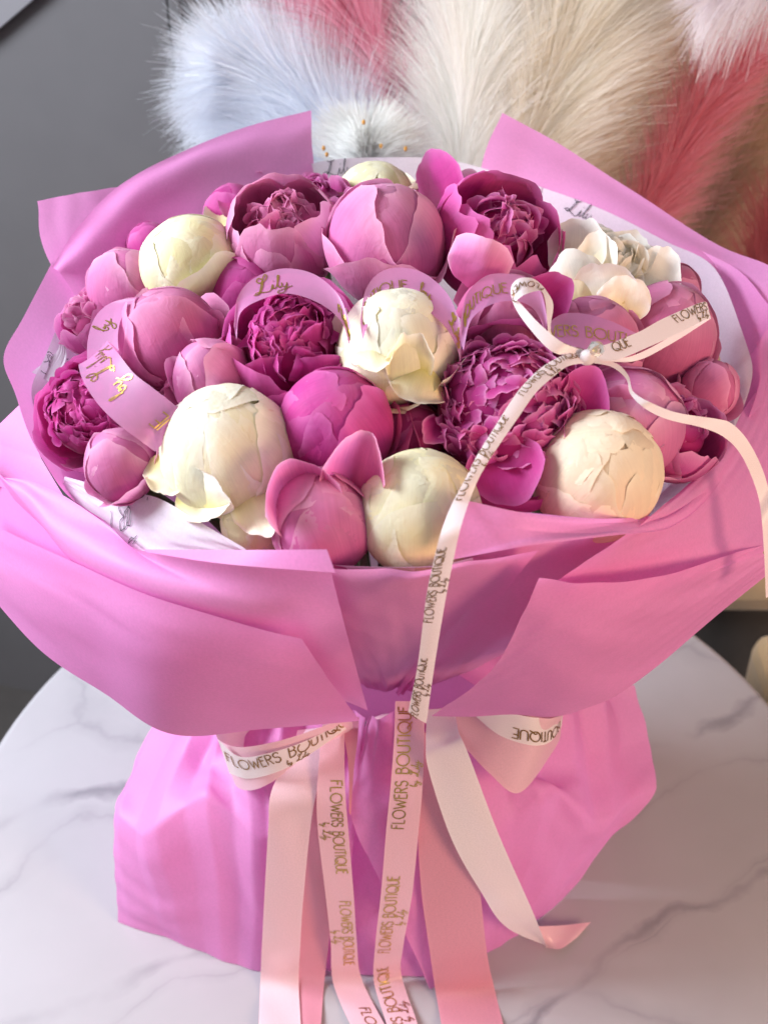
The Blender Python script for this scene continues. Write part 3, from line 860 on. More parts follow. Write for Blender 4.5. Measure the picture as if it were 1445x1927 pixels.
def ball(R, zs, n=20, m=14):
    vs, fs = [], []
    for i in range(m + 1):
        t = math.pi * i / m
        for j in range(n): vs.append((R * math.sin(t) * math.cos(6.28318 * j / n), R * math.sin(t) * math.sin(6.28318 * j / n), R * zs * math.cos(t)))
    for i in range(m):
        for j in range(n): fs.append((i * n + j, i * n + (j + 1) % n, (i + 1) * n + (j + 1) % n, (i + 1) * n + j))
    return vs, fs


def peony(px, py, rpx, off, mat, label, kind='bud', zs=1.0, lean=(0, 0), cam_face=0.0, seed=0, npet=8, inner=None, nruf=60, az0=None,
          open_to=120, flare=.06, spread=1.25, core=True, rsize=.5, group=None, stem=True, guard=4, twist=0.0, rscale=1.0, rr0=.55):
    c = QD(px, py, off); depth = np.dot(c - CAM, FWD); R = 1.11 * rpx * depth / F_PX
    ax = np.array([c[0] * 2.4 + lean[0], c[1] * 2.4 + lean[1], 1.0]); ax /= np.linalg.norm(ax)
    tocam = (CAM - c) / np.linalg.norm(CAM - c)
    ax = ax * (1 - cam_face) + tocam * cam_face
    B = ortho(ax)
    root = empty('peony', c); m4 = Matrix([list(B[k]) + [c[k]] for k in range(3)] + [[0, 0, 0, 1]])
    root.matrix_world = m4
    tag(root, label, 'peony', group or 'peonies in the bouquet')
    rg = random.Random(seed * 7 + 1); inner = inner or mat
    a0 = rg.uniform(0, 6.28) if az0 is None else math.radians(az0)
    if kind == 'bud':
        v, f = ball(R * .925, zs); v = [(x * (1 - .06 * z / R), y * (1 - .06 * z / R), z) for x, y, z in v]; link('heart', mesh('heart', v, f, M[mat], uv=[(0.5, 0.6)] * len(v)), root)
        if 'cream' in mat: npet += 3
        lips = (npet - 1, npet - 3) if 'cream' not in mat else ()
        for k in range(npet):
            q = k / (npet - 1)
            th1 = math.radians(200 - 52 * q ** .9 + rg.uniform(-10, 10)); Wd = 1.22 + .2 * rg.random() - .1 * q
            if 'cream' in mat: th1 = math.radians(204 - 84 * q + rg.uniform(-14, 14)); Wd = rg.uniform(.85, 1.2)
            P = petal_grid(R, a0 + k * 2.25 + rg.uniform(-.3, .3), 0.05, th1, Wd, off=-.014 + (.024 if 'cream' not in mat else .020) * q, curl=-.006, tipcurl=(-.008 + .026 * q * rg.random()) if k not in lips else rg.uniform(.03, .08), rag=.045,
                           seed=seed * 50 + k, zs=zs, nu=23, nv=23, rnd=.30 + .2 * rg.random(), lump=.015, notch=.06 if rg.random() < .3 else 0, egg=.06, shape=(seed, .05))
            link('petal', grid_mesh('petal', P, M[mat]), root)
        for k in range(guard):
            P = petal_grid(R, a0 + k * 6.2832 / guard + rg.uniform(-.5, .5), 0.15, math.radians(rg.uniform(82, 112)), rg.uniform(.7, 1.0), off=.03, flare=rg.uniform(.08, .32), fp=3,
                           curl=.05 * rg.uniform(-1, 1), tipcurl=.06 * rg.random(), rag=.05, seed=seed * 50 + 30 + k, zs=zs, nu=17, nv=17, rnd=.35, lump=.02, shape=(seed, .05))
            link('petal', grid_mesh('petal', P, M[mat]), root)
    else:
        if core:
            v, f = ball(R * (rr0 + .06) * rscale, .88); link('heart', mesh('heart', v, f, M[inner], uv=[(0.5, 0.1)] * len(v)), root)
        for k in range(npet):
            q = k / max(1, npet - 1)
            th1 = math.radians(open_to - 10 * q + rg.uniform(-9, 9))
            P = petal_grid(R, a0 + k * 2.4 + rg.uniform(-.2, .2), 0.05, th1, .86 + .22 * rg.random(), off=-.03 + .05 * q, flare=flare * (0.4 + q) * rg.uniform(.5, 1.4), curl=.03 * rg.uniform(-.6, 1.4), tipcurl=.05 * rg.uniform(-.8, 1.2),
                           rag=.045, seed=seed * 50 + k, zs=zs, nu=19, nv=19, rnd=.3, lump=.02, notch=.1 if rg.random() < .4 else 0)
            link('petal', grid_mesh('petal', P, M[mat]), root)
        if nruf: place_ruffles(root, R * rscale, nruf, inner, seed, spread=spread, size=rsize, r0=rr0)
    if stem:
        Bi = B.T
        foot = np.array([c[0] * .12, c[1] * .12, 0.17]); mid = c * np.array([.7, .7, 1]) - np.array([0, 0, .09])
        pth = catmull([c - ax * R * .9, mid, foot], 9); pth = (pth - c) @ B
        v, f = tube(pth, [.003] * 9); link('stem', mesh('stem', v, f, M['stem']), root)
    root['R'] = R
    return root


def add_petal(root, base, tip, wpx, mat, cup=.25, tipcurl=0.0, rag=.03, seed=0, roll=0.0, rnd=.5, basew=.4, name='petal', bow=0.0):
    """one loose petal of a flower, from a base point to a tip point; cup > 0 is hollow towards the camera"""
    b, t = pt(base), pt(tip); sp = t - b; Ln = np.linalg.norm(sp)
    mid = (b + t) / 2; view = (CAM - mid) / np.linalg.norm(CAM - mid)
    rt = np.cross(sp, view); rt /= np.linalg.norm(rt); nm = np.cross(rt, sp / Ln)
    c, s = math.cos(roll), math.sin(roll); rt, nm = rt * c + nm * s, nm * c - rt * s
    hw = wpx * np.dot(mid - CAM, FWD) / F_PX / 2
    u = np.linspace(-1, 1, 17)[:, None]; v = np.linspace(0, 1, 17)[None, :]
    ve = v * (1 - rnd * np.abs(u) ** 2.4 + rag * snoise(seed, u * 1.4, octaves=3))
    wv = hw * (basew + (1 - basew) * np.sin(np.pi / 2 * np.clip(v / .62, 0, 1)))
    a = u * wv
    h = cup * hw * (u ** 2) - bow * Ln * 4 * v * (1 - v) + tipcurl * Ln * np.clip((v - .6) / .4, 0, 1) ** 2 + .05 * hw * snoise(seed + 5, u * .9, v * .9, octaves=3)
    P = b + sp * ve[..., None] + rt * a[..., None] + nm * (h + 0 * a)[..., None]
    o = link(name, None or grid_mesh(name, P, M[mat]), root)
    bpy.context.view_layer.update()
    o.matrix_parent_inverse = root.matrix_world.inverted()
    return o


D = 'd'
# --- front row
f1 = peony(604, 980, 89, 0, 'pink', 'pink peony bud at the front rim with two hollow outer petals standing behind it', seed=3, zs=1.02, npet=6, guard=0, az0=140, lean=(0, .25))
add_petal(f1, (575, 955, D, .0), (528, 846, D, .030), 146, 'pink', cup=1.1, tipcurl=.38, seed=11, basew=.8, rnd=.36)
add_petal(f1, (655, 935, D, -.002), (690, 798, D, .034), 118, 'pink', cup=1.2, tipcurl=.2, seed=12, basew=.75, rnd=.36)
f2 = peony(788, 960, 106, .0, 'green_cream', 'greenish cream peony bud at the front rim beside the white ribbon tail', seed=5, npet=9, guard=0, lean=(0, .2))
f3 = peony(426, 844, 113, .004, 'cream', 'large creamy white peony bud with loose lower petals, front left', seed=7, npet=9, guard=0, zs=.98, lean=(0, .2))
add_petal(f3, (350, 905, D, -.004), (432, 978, D, .014), 112, 'cream', cup=-.4, seed=21, basew=.9, tipcurl=.15, rag=.05)
add_petal(f3, (455, 905, D, .006), (508, 1016, D, .012), 92, 'cream', cup=-.5, seed=22, tipcurl=.15, basew=.8, rag=.06)
add_petal(f3, (318, 850, D, .0), (312, 950, D, .008), 92, 'cream', cup=-.5, seed=23, basew=.8, tipcurl=.2, rag=.05)
add_petal(f3, (372, 945, D, .008), (420, 905, D, .034), 110, 'cream_white', cup=-.4, seed=24, basew=.9, tipcurl=.1, rag=.06)
f3b = peony(478, 985, 58, -.014, 'green_cream', 'yellowish bud half hidden under the large white peony at the front rim', seed=8, npet=6, guard=0)
f4 = peony(632, 797, 97, .0, 'magenta', 'smooth magenta peony bud in the middle of the bouquet', seed=9, npet=6, zs=1.0, az0=60, lean=(0, .15))
f6 = peony(1122, 893, 112, .0, 'peach_lit_cream', 'cream peony bud tinted peachy by warm light at the right front rim', seed=11, npet=9, guard=0, lean=(.0, .2))
add_petal(f6, (1190, 960, D, -.01), (1228, 842, D, .004), 60, 'peach_lit_cream', cup=.9, seed=31, roll=.6, basew=.8)
add_petal(f6, (1180, 990, D, -.015), (1232, 900, D, -.004), 60, 'peach_lit_cream', cup=.8, seed=32, roll=.7, basew=.8)
# --- big ruffled one
f5 = peony(955, 780, 158, -.004, 'magenta', 'largest magenta peony, fully ruffled, under the tail of the narrow white ribbon', kind='open', seed=13, npet=7, inner='purple', nruf=250, open_to=112, flare=.05, cam_face=.45, spread=1.55, rsize=.31, rr0=.70, rscale=1.0)
add_petal(f5, (1050, 830, D, .0), (1118, 690, D, .03), 120, 'magenta', cup=.7, seed=41, basew=.8, roll=-.2)
add_petal(f5, (940, 850, D, .005), (975, 950, D, .006), 150, 'magenta', cup=.4, seed=42, basew=.7)
add_petal(f5, (830, 800, D, .0), (800, 830, D, .0), 60, 'purple', cup=.4, seed=43, basew=.8, rag=.12)
# --- middle row
f8 = peony(752, 652, 101, .006, 'cream', 'creamy white peony with torn curling petals under a mauve band, centre', seed=15, npet=9, zs=1.0, lean=(0, .1))
add_petal(f8, (690, 630, D, .020), (712, 716, D, .034), 86, 'cream', cup=-.5, seed=51, tipcurl=.15, basew=.8, rag=.08)
add_petal(f8, (770, 700, D, .016), (772, 622, D, .036), 92, 'cream', cup=.3, seed=52, basew=.9, rag=.1, tipcurl=.2)
add_petal(f8, (800, 690, D, .018), (772, 772, D, .022), 112, 'cream', cup=-.6, seed=53, basew=.8, tipcurl=.2, rag=.05)
add_petal(f8, (700, 600, D, .012), (688, 580, D, .03), 60, 'green_cream', cup=.6, seed=54, basew=.9, tipcurl=.2)
f9 = peony(548, 650, 112, .0, 'magenta', 'magenta peony opening on a frilled centre, under the mauve band lettered in script', kind='open', seed=17, npet=8, inner='magenta', nruf=110, open_to=122, flare=.06, cam_face=.30, spread=1.25, rsize=.38, rr0=.64)
add_petal(f9, (515, 748, D, -.006), (502, 672, D, .016), 130, 'magenta', cup=-.5, seed=61, basew=.8)
add_petal(f9, (605, 745, D, -.008), (598, 668, D, .015), 140, 'magenta', cup=-.5, seed=62, basew=.8)
f10 = peony(396, 712, 66, .0, 'pink', 'small pink peony bud with a folded side petal, above the large white one', seed=19, npet=5, zs=1.15)
add_petal(f10, (352, 745, D, -.005), (318, 672, D, .012), 60, 'pink', cup=.9, seed=71, basew=.7, roll=-.3)
f11 = peony(318, 636, 90, .002, 'rose', 'rosy pink peony bud beside the curled mauve band on the left', seed=21, npet=7, zs=.95, lean=(0, .1))
add_petal(f11, (395, 690, D, -.02), (400, 580, D, .012), 90, 'rose', cup=.4, seed=75, basew=.8)
f12 = peony(357, 490, 85, .0, 'green_cream', 'cream peony bud at the upper left, next to the pink opening one', seed=23, npet=9, zs=.9)
add_petal(f12, (300, 490, D, -.005), (284, 452, D, .004), 40, 'cream', cup=.5, seed=81, basew=.8)
f13 = peony(180, 775, 104, -.004, 'magenta', 'ruffled magenta peony at the left rim under a curled mauve band', kind='open', seed=25, npet=7, inner='magenta', nruf=140, open_to=105, flare=.04, cam_face=.35, spread=1.5, rsize=.36, rr0=.68)
f14 = peony(226, 872, 62, -.002, 'pink', 'pink peony bud low at the left rim beside the printed tissue', seed=27, npet=5)
add_petal(f14, (240, 905, D, -.01), (205, 838, D, .012), 110, 'pink', cup=-.5, seed=91, basew=.8)
# --- back rows
f15 = peony(534, 440, 97, .0, 'pink', 'pink peony half open on a crumpled centre, upper left of the middle', kind='open', seed=29, npet=9, inner='rose', nruf=64, open_to=138, flare=-.02, cam_face=.36, spread=1.05, rsize=.46, zs=1.05, rr0=.6, rscale=.92)
f16 = peony(728, 455, 100, .002, 'pink', 'plump pink peony bud with tall back petals, behind the central white one', seed=31, npet=6, zs=1.02, az0=200, lean=(0, .1))
add_petal(f16, (760, 450, D, .0), (742, 342, .13), 96, 'pink', cup=.3, seed=111, basew=.7)
add_petal(f16, (800, 460, D, .0), (786, 350, .13), 50, 'pink', cup=.3, seed=112, basew=.8, roll=.4)
f17 = peony(932, 448, 108, .0, 'magenta', 'magenta peony showing its frilled heart on the right, back row', kind='open', seed=33, npet=8, inner='purple', nruf=80, open_to=136, flare=.02, cam_face=.3, lean=(.5, 0), spread=1.05, rsize=.4, rr0=.55)
add_petal(f17, (850, 420, D, -.005), (812, 280, .165), 84, 'magenta', cup=.6, seed=121, basew=.7)
add_petal(f17, (870, 430, D, .0), (884, 318, .15), 90, 'pink', cup=-.3, seed=122, basew=.7)
add_petal(f17, (800, 410, D, -.005), (798, 320, .15), 52, 'pink', cup=-.4, seed=123, basew=.7)
add_petal(f17, (880, 540, D, .01), (912, 470, D, .045), 120, 'pink', cup=-.4, seed=124, basew=.8, tipcurl=-.2)
add_petal(f17, (1000, 590, D, .005), (1070, 520, D, .03), 100, 'magenta', cup=.5, seed=125, basew=.8)
f18 = peony(1150, 520, 88, -.006, 'cream_white', 'loose ragged white peony at the right, against the tissue', kind='open', seed=35, npet=6, inner='cream_white', nruf=30, open_to=108, flare=.12, cam_face=.25, spread=1.3, rsize=.6, rr0=.45)
for k, (bx, by, tx, ty, wd, o1, cp) in enumerate([(1085, 530, 1092, 420, 84, .018, .3), (1110, 520, 1150, 405, 96, .02, -.4), (1150, 530, 1196, 452, 84, .014, .4), (1170, 560, 1232, 470, 72, .014, .3),
                                                  (1190, 600, 1252, 478, 82, .02, -.4), (1100, 575, 1075, 470, 90, .024, -.3), (1140, 590, 1128, 490, 96, .03, -.3), (1165, 600, 1180, 520, 80, .03, .3), (1120, 540, 1130, 440, 60, .024, .5)]):
    add_petal(f18, (bx, by, D, .0), (tx, ty, D, o1 * .8), wd * 1.3, 'cream_white', cup=cp * .7, seed=131 + k, basew=.55, rag=.055, tipcurl=.10 * (-1) ** k, rnd=.42, roll=.2 * (-1) ** k)
f19 = peony(706, 362, 66, -.014, 'green_cream', 'pale cream peony at the very back under the tissue edge', seed=37, npet=8, zs=.8)
f20 = peony(592, 378, 58, -.012, 'purple', 'purple frilled peony at the back, left of the pale cream one', kind='open', seed=39, npet=6, inner='purple', nruf=40, open_to=118, flare=.08, cam_face=.2)
add_petal(f20, (640, 420, D, -.01), (665, 345, .16), 66, 'pink', cup=.3, seed=141, basew=.8)
add_petal(f20, (690, 400, D, -.01), (702, 326, .16), 52, 'magenta', cup=.3, seed=142, basew=.8)
f21 = peony(240, 540, 68, -.006, 'pink', 'lilac pink peony bud near the left rim, below the cream bud', seed=41, npet=5)
f21b = peony(172, 600, 62, -.012, 'purple', 'small dusky frilled peony at the far left rim behind the mauve band', kind='open', seed=43, npet=6, inner='pink', nruf=30, open_to=125, flare=.03)
f22 = peony(1248, 628, 88, -.008, 'rose', 'rosy peony at the right rim behind the ribbon loop', seed=45, npet=7, guard=2)
f22b = peony(1262, 552, 52, -.012, 'rose', 'small pink peony bud at the right rim beside the ragged white one', seed=46, npet=5, guard=2)
f23 = peony(1334, 732, 52, -.012, 'rose', 'peachy pink bud at the far right rim against the tissue', seed=47, npet=5, guard=2)
f24 = peony(948, 600, 82, .0, 'rose', 'pink peony bud under the mauve band, right of the central white one', seed=49, npet=6)
f25 = peony(1112, 640, 80, -.004, 'rose', 'pink peony under the knot of the narrow white ribbon bow', seed=51, npet=6, zs=.9)
f7 = peony(1182, 795, 98, -.004, 'pink', 'pink peony with a folded lip above the peachy bud, right', seed=53, npet=6)
add_petal(f7, (1170, 740, D, .0), (1238, 845, D, .012), 78, 'pink', cup=-.4, seed=151, basew=.8)
add_petal(f7, (1140, 780, D, .01), (1185, 728, D, .03), 60, 'rose', cup=-.3, seed=152, basew=.8)
f7b = peony(1270, 815, 84, -.010, 'purple', 'deep purple magenta peony low at the right rim', kind='open', seed=55, npet=8, inner='purple', nruf=26, open_to=128, flare=.05)
f26 = peony(440, 400, 50, -.016, 'magenta', 'small magenta peony behind the cream bud at the upper left rim', seed=57, npet=5)
add_petal(f26, (440, 410, D, -.01), (425, 346, .155), 44, 'magenta', cup=.3, seed=161, basew=.7)
add_petal(f26, (405, 430, D, -.012), (412, 372, .155), 50, 'cream', cup=.3, seed=162, basew=.7)
add_petal(f26, (480, 370, D, -.01), (487, 320, .17), 34, 'pink', cup=.3, seed=163, basew=.7)
f27 = peony(285, 468, 46, -.018, 'magenta', 'dark pink peony mostly hidden behind the upper left cream bud', seed=59, npet=5)
f28 = peony(885, 355, 50, -.018, 'peach_lit_cream', 'blush white petal peeking out at the back behind the tall magenta petals', seed=61, npet=5)
f29 = peony(460, 545, 56, -.016, 'magenta', 'magenta peony deep between the cream bud and the script band', seed=63, npet=5)
f30 = peony(770, 820, 60, -.020, 'magenta', 'dark magenta peony deep below the central white one', seed=65, npet=5)
f31 = peony(1312, 655, 38, -.018, 'peach_lit_cream', 'blush cream peony bud tucked under the ribbon loop at the right rim', seed=67, npet=5, guard=2)

# dark leaves deep between the heads
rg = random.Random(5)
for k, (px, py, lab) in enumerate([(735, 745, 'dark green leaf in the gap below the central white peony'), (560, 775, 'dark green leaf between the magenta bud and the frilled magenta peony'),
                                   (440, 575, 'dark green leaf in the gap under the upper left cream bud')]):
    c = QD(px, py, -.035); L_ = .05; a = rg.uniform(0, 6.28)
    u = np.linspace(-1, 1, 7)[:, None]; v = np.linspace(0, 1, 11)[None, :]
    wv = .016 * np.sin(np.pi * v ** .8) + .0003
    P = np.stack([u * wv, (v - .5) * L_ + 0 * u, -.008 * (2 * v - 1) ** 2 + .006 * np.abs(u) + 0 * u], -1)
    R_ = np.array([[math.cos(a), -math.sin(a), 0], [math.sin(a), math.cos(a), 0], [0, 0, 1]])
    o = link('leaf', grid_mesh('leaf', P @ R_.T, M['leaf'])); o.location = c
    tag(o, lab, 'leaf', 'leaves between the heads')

# ------------------------------------------------------------------ mauve bands over the heads
def band(A, B, label, texts, off=.035, n=70, cup=0.001):
    A = [p if len(p) > 2 else (p[0], p[1], D, off) for p in A]; B = [p if len(p) > 2 else (p[0], p[1], D, off) for p in B]
    rb = Ribbon(A, B, n=n, across=9, cup=cup)
    o = rb.build('ribbon_band', M['band'], None); tag(o, label, 'ribbon', 'mauve bands across the heads')
    for items, s, t, ss, ft in texts:
        ribbon_text(rb, items, s * rb.len, t, o, M['gold'], .00062, sgn_s=ss, flip_t=ft)
    return rb


band([(440, 612), (447, 560), (475, 525), (530, 505), (590, 515), (637, 555), (660, 612)],
     [(445, 640), (452, 590), (485, 566), (540, 552), (600, 570), (642, 605), (657, 650)],
     'mauve satin band with a gold script word above the frilled magenta peony',
     [([('lily', '', .0085, 0, 0)], .30, .72, 1, -1), ([('caps', 'FLOWERS', .006, 0, 0)], .80, .72, 1, -1)])
band([(678, 600), (688, 545), (715, 512), (755, 503), (800, 515), (840, 550), (862, 595), (870, 630)],
     [(682, 640), (697, 600), (728, 575), (760, 568), (800, 582), (835, 612), (858, 650), (866, 680)],
     'mauve satin band with gold lettering behind the central white peony',
     [([('caps', 'BOUTIQUE', .0068, 0, 0)], .06, .62, 1, -1), ([('by', '', .0075, 0, 0)], .53, .60, 1, -1), ([('lily', '', .008, 0, 0)], .78, .70, 1, -1)], off=.031)
band([(864, 620), (878, 555), (910, 521), (945, 514), (990, 522), (1017, 547), (1030, 600)],
     [(872, 660), (885, 605), (915, 577), (955, 566), (995, 574), (1017, 602), (1026, 640)],
     'mauve satin band lettered in gold capitals beside the small ribbon loop',
     [([('caps', 'BOUTIQUE', .0068, 0, 0)], .14, .68, 1, -1)])
band([(1032, 606), (1060, 590), (1100, 590), (1150, 604), (1200, 628)],
     [(1036, 655), (1070, 664), (1110, 668), (1150, 668), (1195, 664)],
     'rosy mauve band with faint lettering under the rhinestone bow',
     [([('caps', 'FLOWERS BOUTIQUE', .0068, -.018, 0)], .02, .55, 1, -1)], off=.030)
band([(164, 690), (165, 640), (178, 598), (204, 572), (240, 561), (292, 556)],
     [(232, 700), (222, 645), (226, 606), (240, 584), (264, 568), (298, 559)],
     'curled mauve band with a small gold script word at the left rim', [([('by', '', .0095, 0, 0)], .42, .62, 1, -1)], off=.024)
band([(230, 700, D, .01), (226, 664, D, .022), (202, 641, D, .034), (222, 664, D, .04), (252, 702, D, .04), (288, 730, D, .038), (330, 763, D, .032), (356, 788, D, .022)],
     [(185, 730, D, .01), (163, 698, D, .022), (148, 686, D, .034), (158, 720, D, .04), (186, 762, D, .04), (220, 796, D, .038), (258, 825, D, .032), (292, 850, D, .022)],
     'mauve band slanting across the ruffled magenta peony at the left rim',
     [([('lily', '', .0105, 0, 0)], .50, .25, -1, 1), ([('by', '', .0095, 0, 0)], .66, .3, -1, 1), ([('caps', 'BOUTIQUE', .0085, -.045, 0)], .88, .25, -1, 1)])

# ------------------------------------------------------------------ narrow white bow with a rhinestone
bow = empty('ribbon_bow', QD(1115, 668, .05)); tag(bow, 'narrow white satin ribbon bow with rhinestone and long tails over the peonies', 'ribbon bow')
bow_loc = bow.location.copy()


def bow_part(name, A, B, mat=None, par=None, **kw):
    rb = Ribbon(A, B, **kw); o = rb.build(name, mat or M['white_satin'], par or bow)
    p = par or bow; o.matrix_parent_inverse = Matrix.Translation(-p.location)
    return rb, o


def bow_text(rb, o, items, s, t, ss, ft, mat=None, width=.0005, side='cam'):
    q = ribbon_text(rb, items, s, t, o, mat or M['dark_gold'], width, sgn_s=ss, flip_t=ft, side=side)
    return q


def dd(l, off): return [(x, y, D, off) for x, y in l]


def dl(l, offs): return [(x, y, D, o) if not isinstance(o, tuple) else (x, y, o[0]) for (x, y), o in zip(l, offs)]


NARROW = [('caps', 'FLOWERS BOUTIQUE', .0039, 0, 0), ('lily', '', .0023, .0205, -.0030), ('by', '', .0022, .0172, -.0030)]
offs = [.05, .054, .056, .058, .062, .064, .064, .062, .06, .058, .056, .053, .05, .05]
rb, o = bow_part('loop', dl([(1095, 670), (1042, 663), (998, 620), (968, 576), (961, 544), (973, 525), (995, 522), (1012, 529), (1029, 548), (1041, 573), (1036, 613), (1041, 635), (1063, 646), (1102, 659)], offs),
                 dl([(1099, 659), (1058, 644), (1013, 607), (977, 568), (970, 567), (979, 559), (990, 553), (1006, 548), (1019, 548), (1026, 567), (1030, 613), (1032, 638), (1050, 658), (1098, 670)], [q + .003 for q in offs]), n=120)
bow_text(rb, o, [('caps', 'FLOWERS', .0045, 0, 0)], .60 * rb.len, .25, -1, 1)
bow_text(rb, o, [('caps', 'FLOWERS B', .0042, 0, 0)], .84 * rb.len, .6, 1, -1)
o2 = [.05, .053, .056, .058, .06, .058, .052, .05, .049, .049]
rb, o = bow_part('loop', dl([(1105, 655), (1143, 647), (1202, 624), (1248, 599), (1318, 569), (1331, 574), (1324, 592), (1250, 640), (1180, 672), (1120, 670)], o2),
                 dl([(1110, 673), (1156, 678), (1226, 650), (1280, 625), (1326, 602), (1336, 600), (1330, 604), (1262, 647), (1195, 679), (1120, 678)], [q - .002 for q in o2]), n=110)
bow_text(rb, o, [('caps', 'FLOWERS BOU', .0044, 0, 0)], .325 * rb.len, .52, 1, -1)
bow_text(rb, o, [('by', '', .0024, 0, -.0001), ('lily', '', .0026, .0036, -.0001)], .405 * rb.len, .84, 1, -1)
bow_text(rb, o, [('caps', 'QUE', .0044, 0, 0)], .075 * rb.len, .55, 1, -1)
tA = dl([(1100, 663), (1061, 668), (1019, 691), (981, 728), (954, 766), (926, 811), (898, 856), (874, 904), (850, 949)], [.05, .054, .056, .058, .058, .057, .055, .052, .049]) + \
    [(831, 998, -.240), (817, 1050, -.243), (801, 1130, -.244), (786, 1250, -.243), (768, 1340, -.241)]
tB = dl([(1107, 682), (1071, 688), (1047, 704), (1009, 738), (974, 787), (947, 826), (919, 868), (898, 906), (882, 946)], [.05, .054, .056, .058, .058, .057, .055, .052, .049]) + \
    [(867, 992, -.240), (856, 1040, -.243), (838, 1130, -.244), (818, 1250, -.243), (802, 1362, -.241)]
rb, o = bow_part('tail', tA, tB, n=150, cup=.0004)


def tail_text(rb, o, py0):
    """capitals that read up the tail, starting where the tail crosses image row py0"""
    c = rb.P.mean(1); d = c - CAM; Y = IMG_H / 2 - F_PX * (d @ UPV) / (d @ FWD)
    k = int(np.argmin(np.abs(Y - py0))); s = rb.s[k]
    bow_text(rb, o, NARROW, s, .50, -1, -1, width=.00045)


for y0 in (1168, 1350, 940, 745): tail_text(rb, o, y0)
uA = dl([(1105, 670), (1157, 682), (1182, 706), (1192, 737), (1228, 759)], [.05, .048, .048, .05, .054]) + \
    [(1277, 777, -.158), (1348, 788, -.15), (1375, 796, -.147), (1402, 822, -.145), (1427, 865, -.145), (1444, 912, -.145), (1452, 960, -.153), (1456, 1040, -.16), (1460, 1120, -.162)]
uB = dl([(1105, 681), (1150, 690), (1178, 713), (1186, 741), (1213, 768)], [.05, .048, .048, .05, .054]) + \
    [(1256, 789, -.162), (1323, 805, -.155), (1363, 823, -.15), (1391, 851, -.148), (1413, 894, -.148), (1428, 940, -.15), (1434, 987, -.158), (1438, 1050, -.163), (1441, 1125, -.164)]
bow_part('tail', uA, uB, n=140)
# knot and rhinestone
kc = QD(1105, 672, .052); v, f = ball(.0042, .8, 14, 8)
ko = link('knot', mesh('knot', v, f, M['white_satin'], uv=[(.5, .5)] * len(v)), bow); ko.location = Vector(kc) - bow.location; ko.scale = (1.0, .8, 1.4); ko.rotation_euler = (.5, .3, 0)
m, nt, N, L = newmat('rhinestone_glass')
g = N.new('ShaderNodeBsdfPrincipled'); g.inputs['Base Color'].default_value = (1, .93, .86, 1); g.inputs['Roughness'].default_value = .02; g.inputs['Transmission Weight'].default_value = .85; g.inputs['IOR'].default_value = 1.7
ou = N.new('ShaderNodeOutputMaterial'); L.new(g.outputs[0], ou.inputs[0])
v, f = ball(.0040, .85, 9, 5)
gm = link('rhinestone', mesh('rhinestone', v, f, m, smooth=False), bow); gm.location = Vector(QD(1122, 656, .058)) - bow.location; gm.rotation_euler = (.4, .2, .3)
v, f = ball(.0028, .7, 12, 6)
gs = link('setting', mesh('setting', v, f, M['gold']), bow); gs.location = Vector(QD(1120, 661, .0555)) - bow.location

# ------------------------------------------------------------------ satin bow and tails at the waist
sat = empty('satin_bow', QY(730, 1345, -.10)); tag(sat, 'blush and white satin ribbon bow with lettered tails around the waist of the wrapping', 'ribbon bow')


def yy(l, Y):
    out = []
    for (x, y), q in zip(l, Y): out.append((x, y, 'z', q[0]) if isinstance(q, tuple) else (x, y, q))
    return out


def sat_part(name, L_, R_, Y, mat, dY=0.0, **kw):
    Y = [q if isinstance(q, tuple) else q + dY for q in Y]
    return bow_part(name, yy(L_, Y), yy(R_, Y), M[mat], sat, **kw)


T0 = (.003,)
# loops
sat_part('loop', [(665, 1340), (540, 1325), (430, 1345), (407, 1385), (445, 1406), (515, 1397), (590, 1374), (660, 1345)],
         [(668, 1372), (560, 1395), (462, 1420), (440, 1470), (466, 1488), (512, 1472), (582, 1418), (665, 1372)],
         [-.085, -.08, -.09, -.112, -.128, -.135, -.128, -.108], 'blush_satin', n=90)
rb, o = sat_part('loop', [(410, 1392), (450, 1424), (505, 1418), (572, 1396), (640, 1362)], [(432, 1456), (468, 1466), (522, 1453), (574, 1426), (652, 1372)],
                 [-.124, -.131, -.138, -.1325, -.114], 'white_satin', n=70)
bow_text(rb, o, [('caps', 'FLOWERS BOUTIQUE', .0088, 0, 0), ('lily', '', .0042, .052, -.0056), ('by', '', .004, .045, -.0056)], .03 * rb.len, .56, 1, -1, width=.0009)
sat_part('loop', [(800, 1340), (900, 1332), (980, 1343), (1030, 1353), (1060, 1342), (1050, 1318), (960, 1310), (820, 1335)],
         [(815, 1350), (868, 1400), (920, 1455), (975, 1493), (1030, 1430), (1053, 1375), (980, 1370), (830, 1370)],
         [-.11, -.125, -.138, -.138, -.118, -.095, -.08, -.085], 'blush_satin', n=90)
rb, o = sat_part('loop', [(890, 1325), (950, 1340), (1000, 1350), (1040, 1351), (1060, 1334)], [(892, 1346), (940, 1384), (1000, 1403), (1036, 1396), (1057, 1366)],
                 [-.130, -.139, -.142, -.132, -.116], 'white_satin', n=60)
bow_text(rb, o, [('caps', 'BOUTIQUE', .0085, 0, 0)], .93 * rb.len, .5, -1, 1, width=.0009)
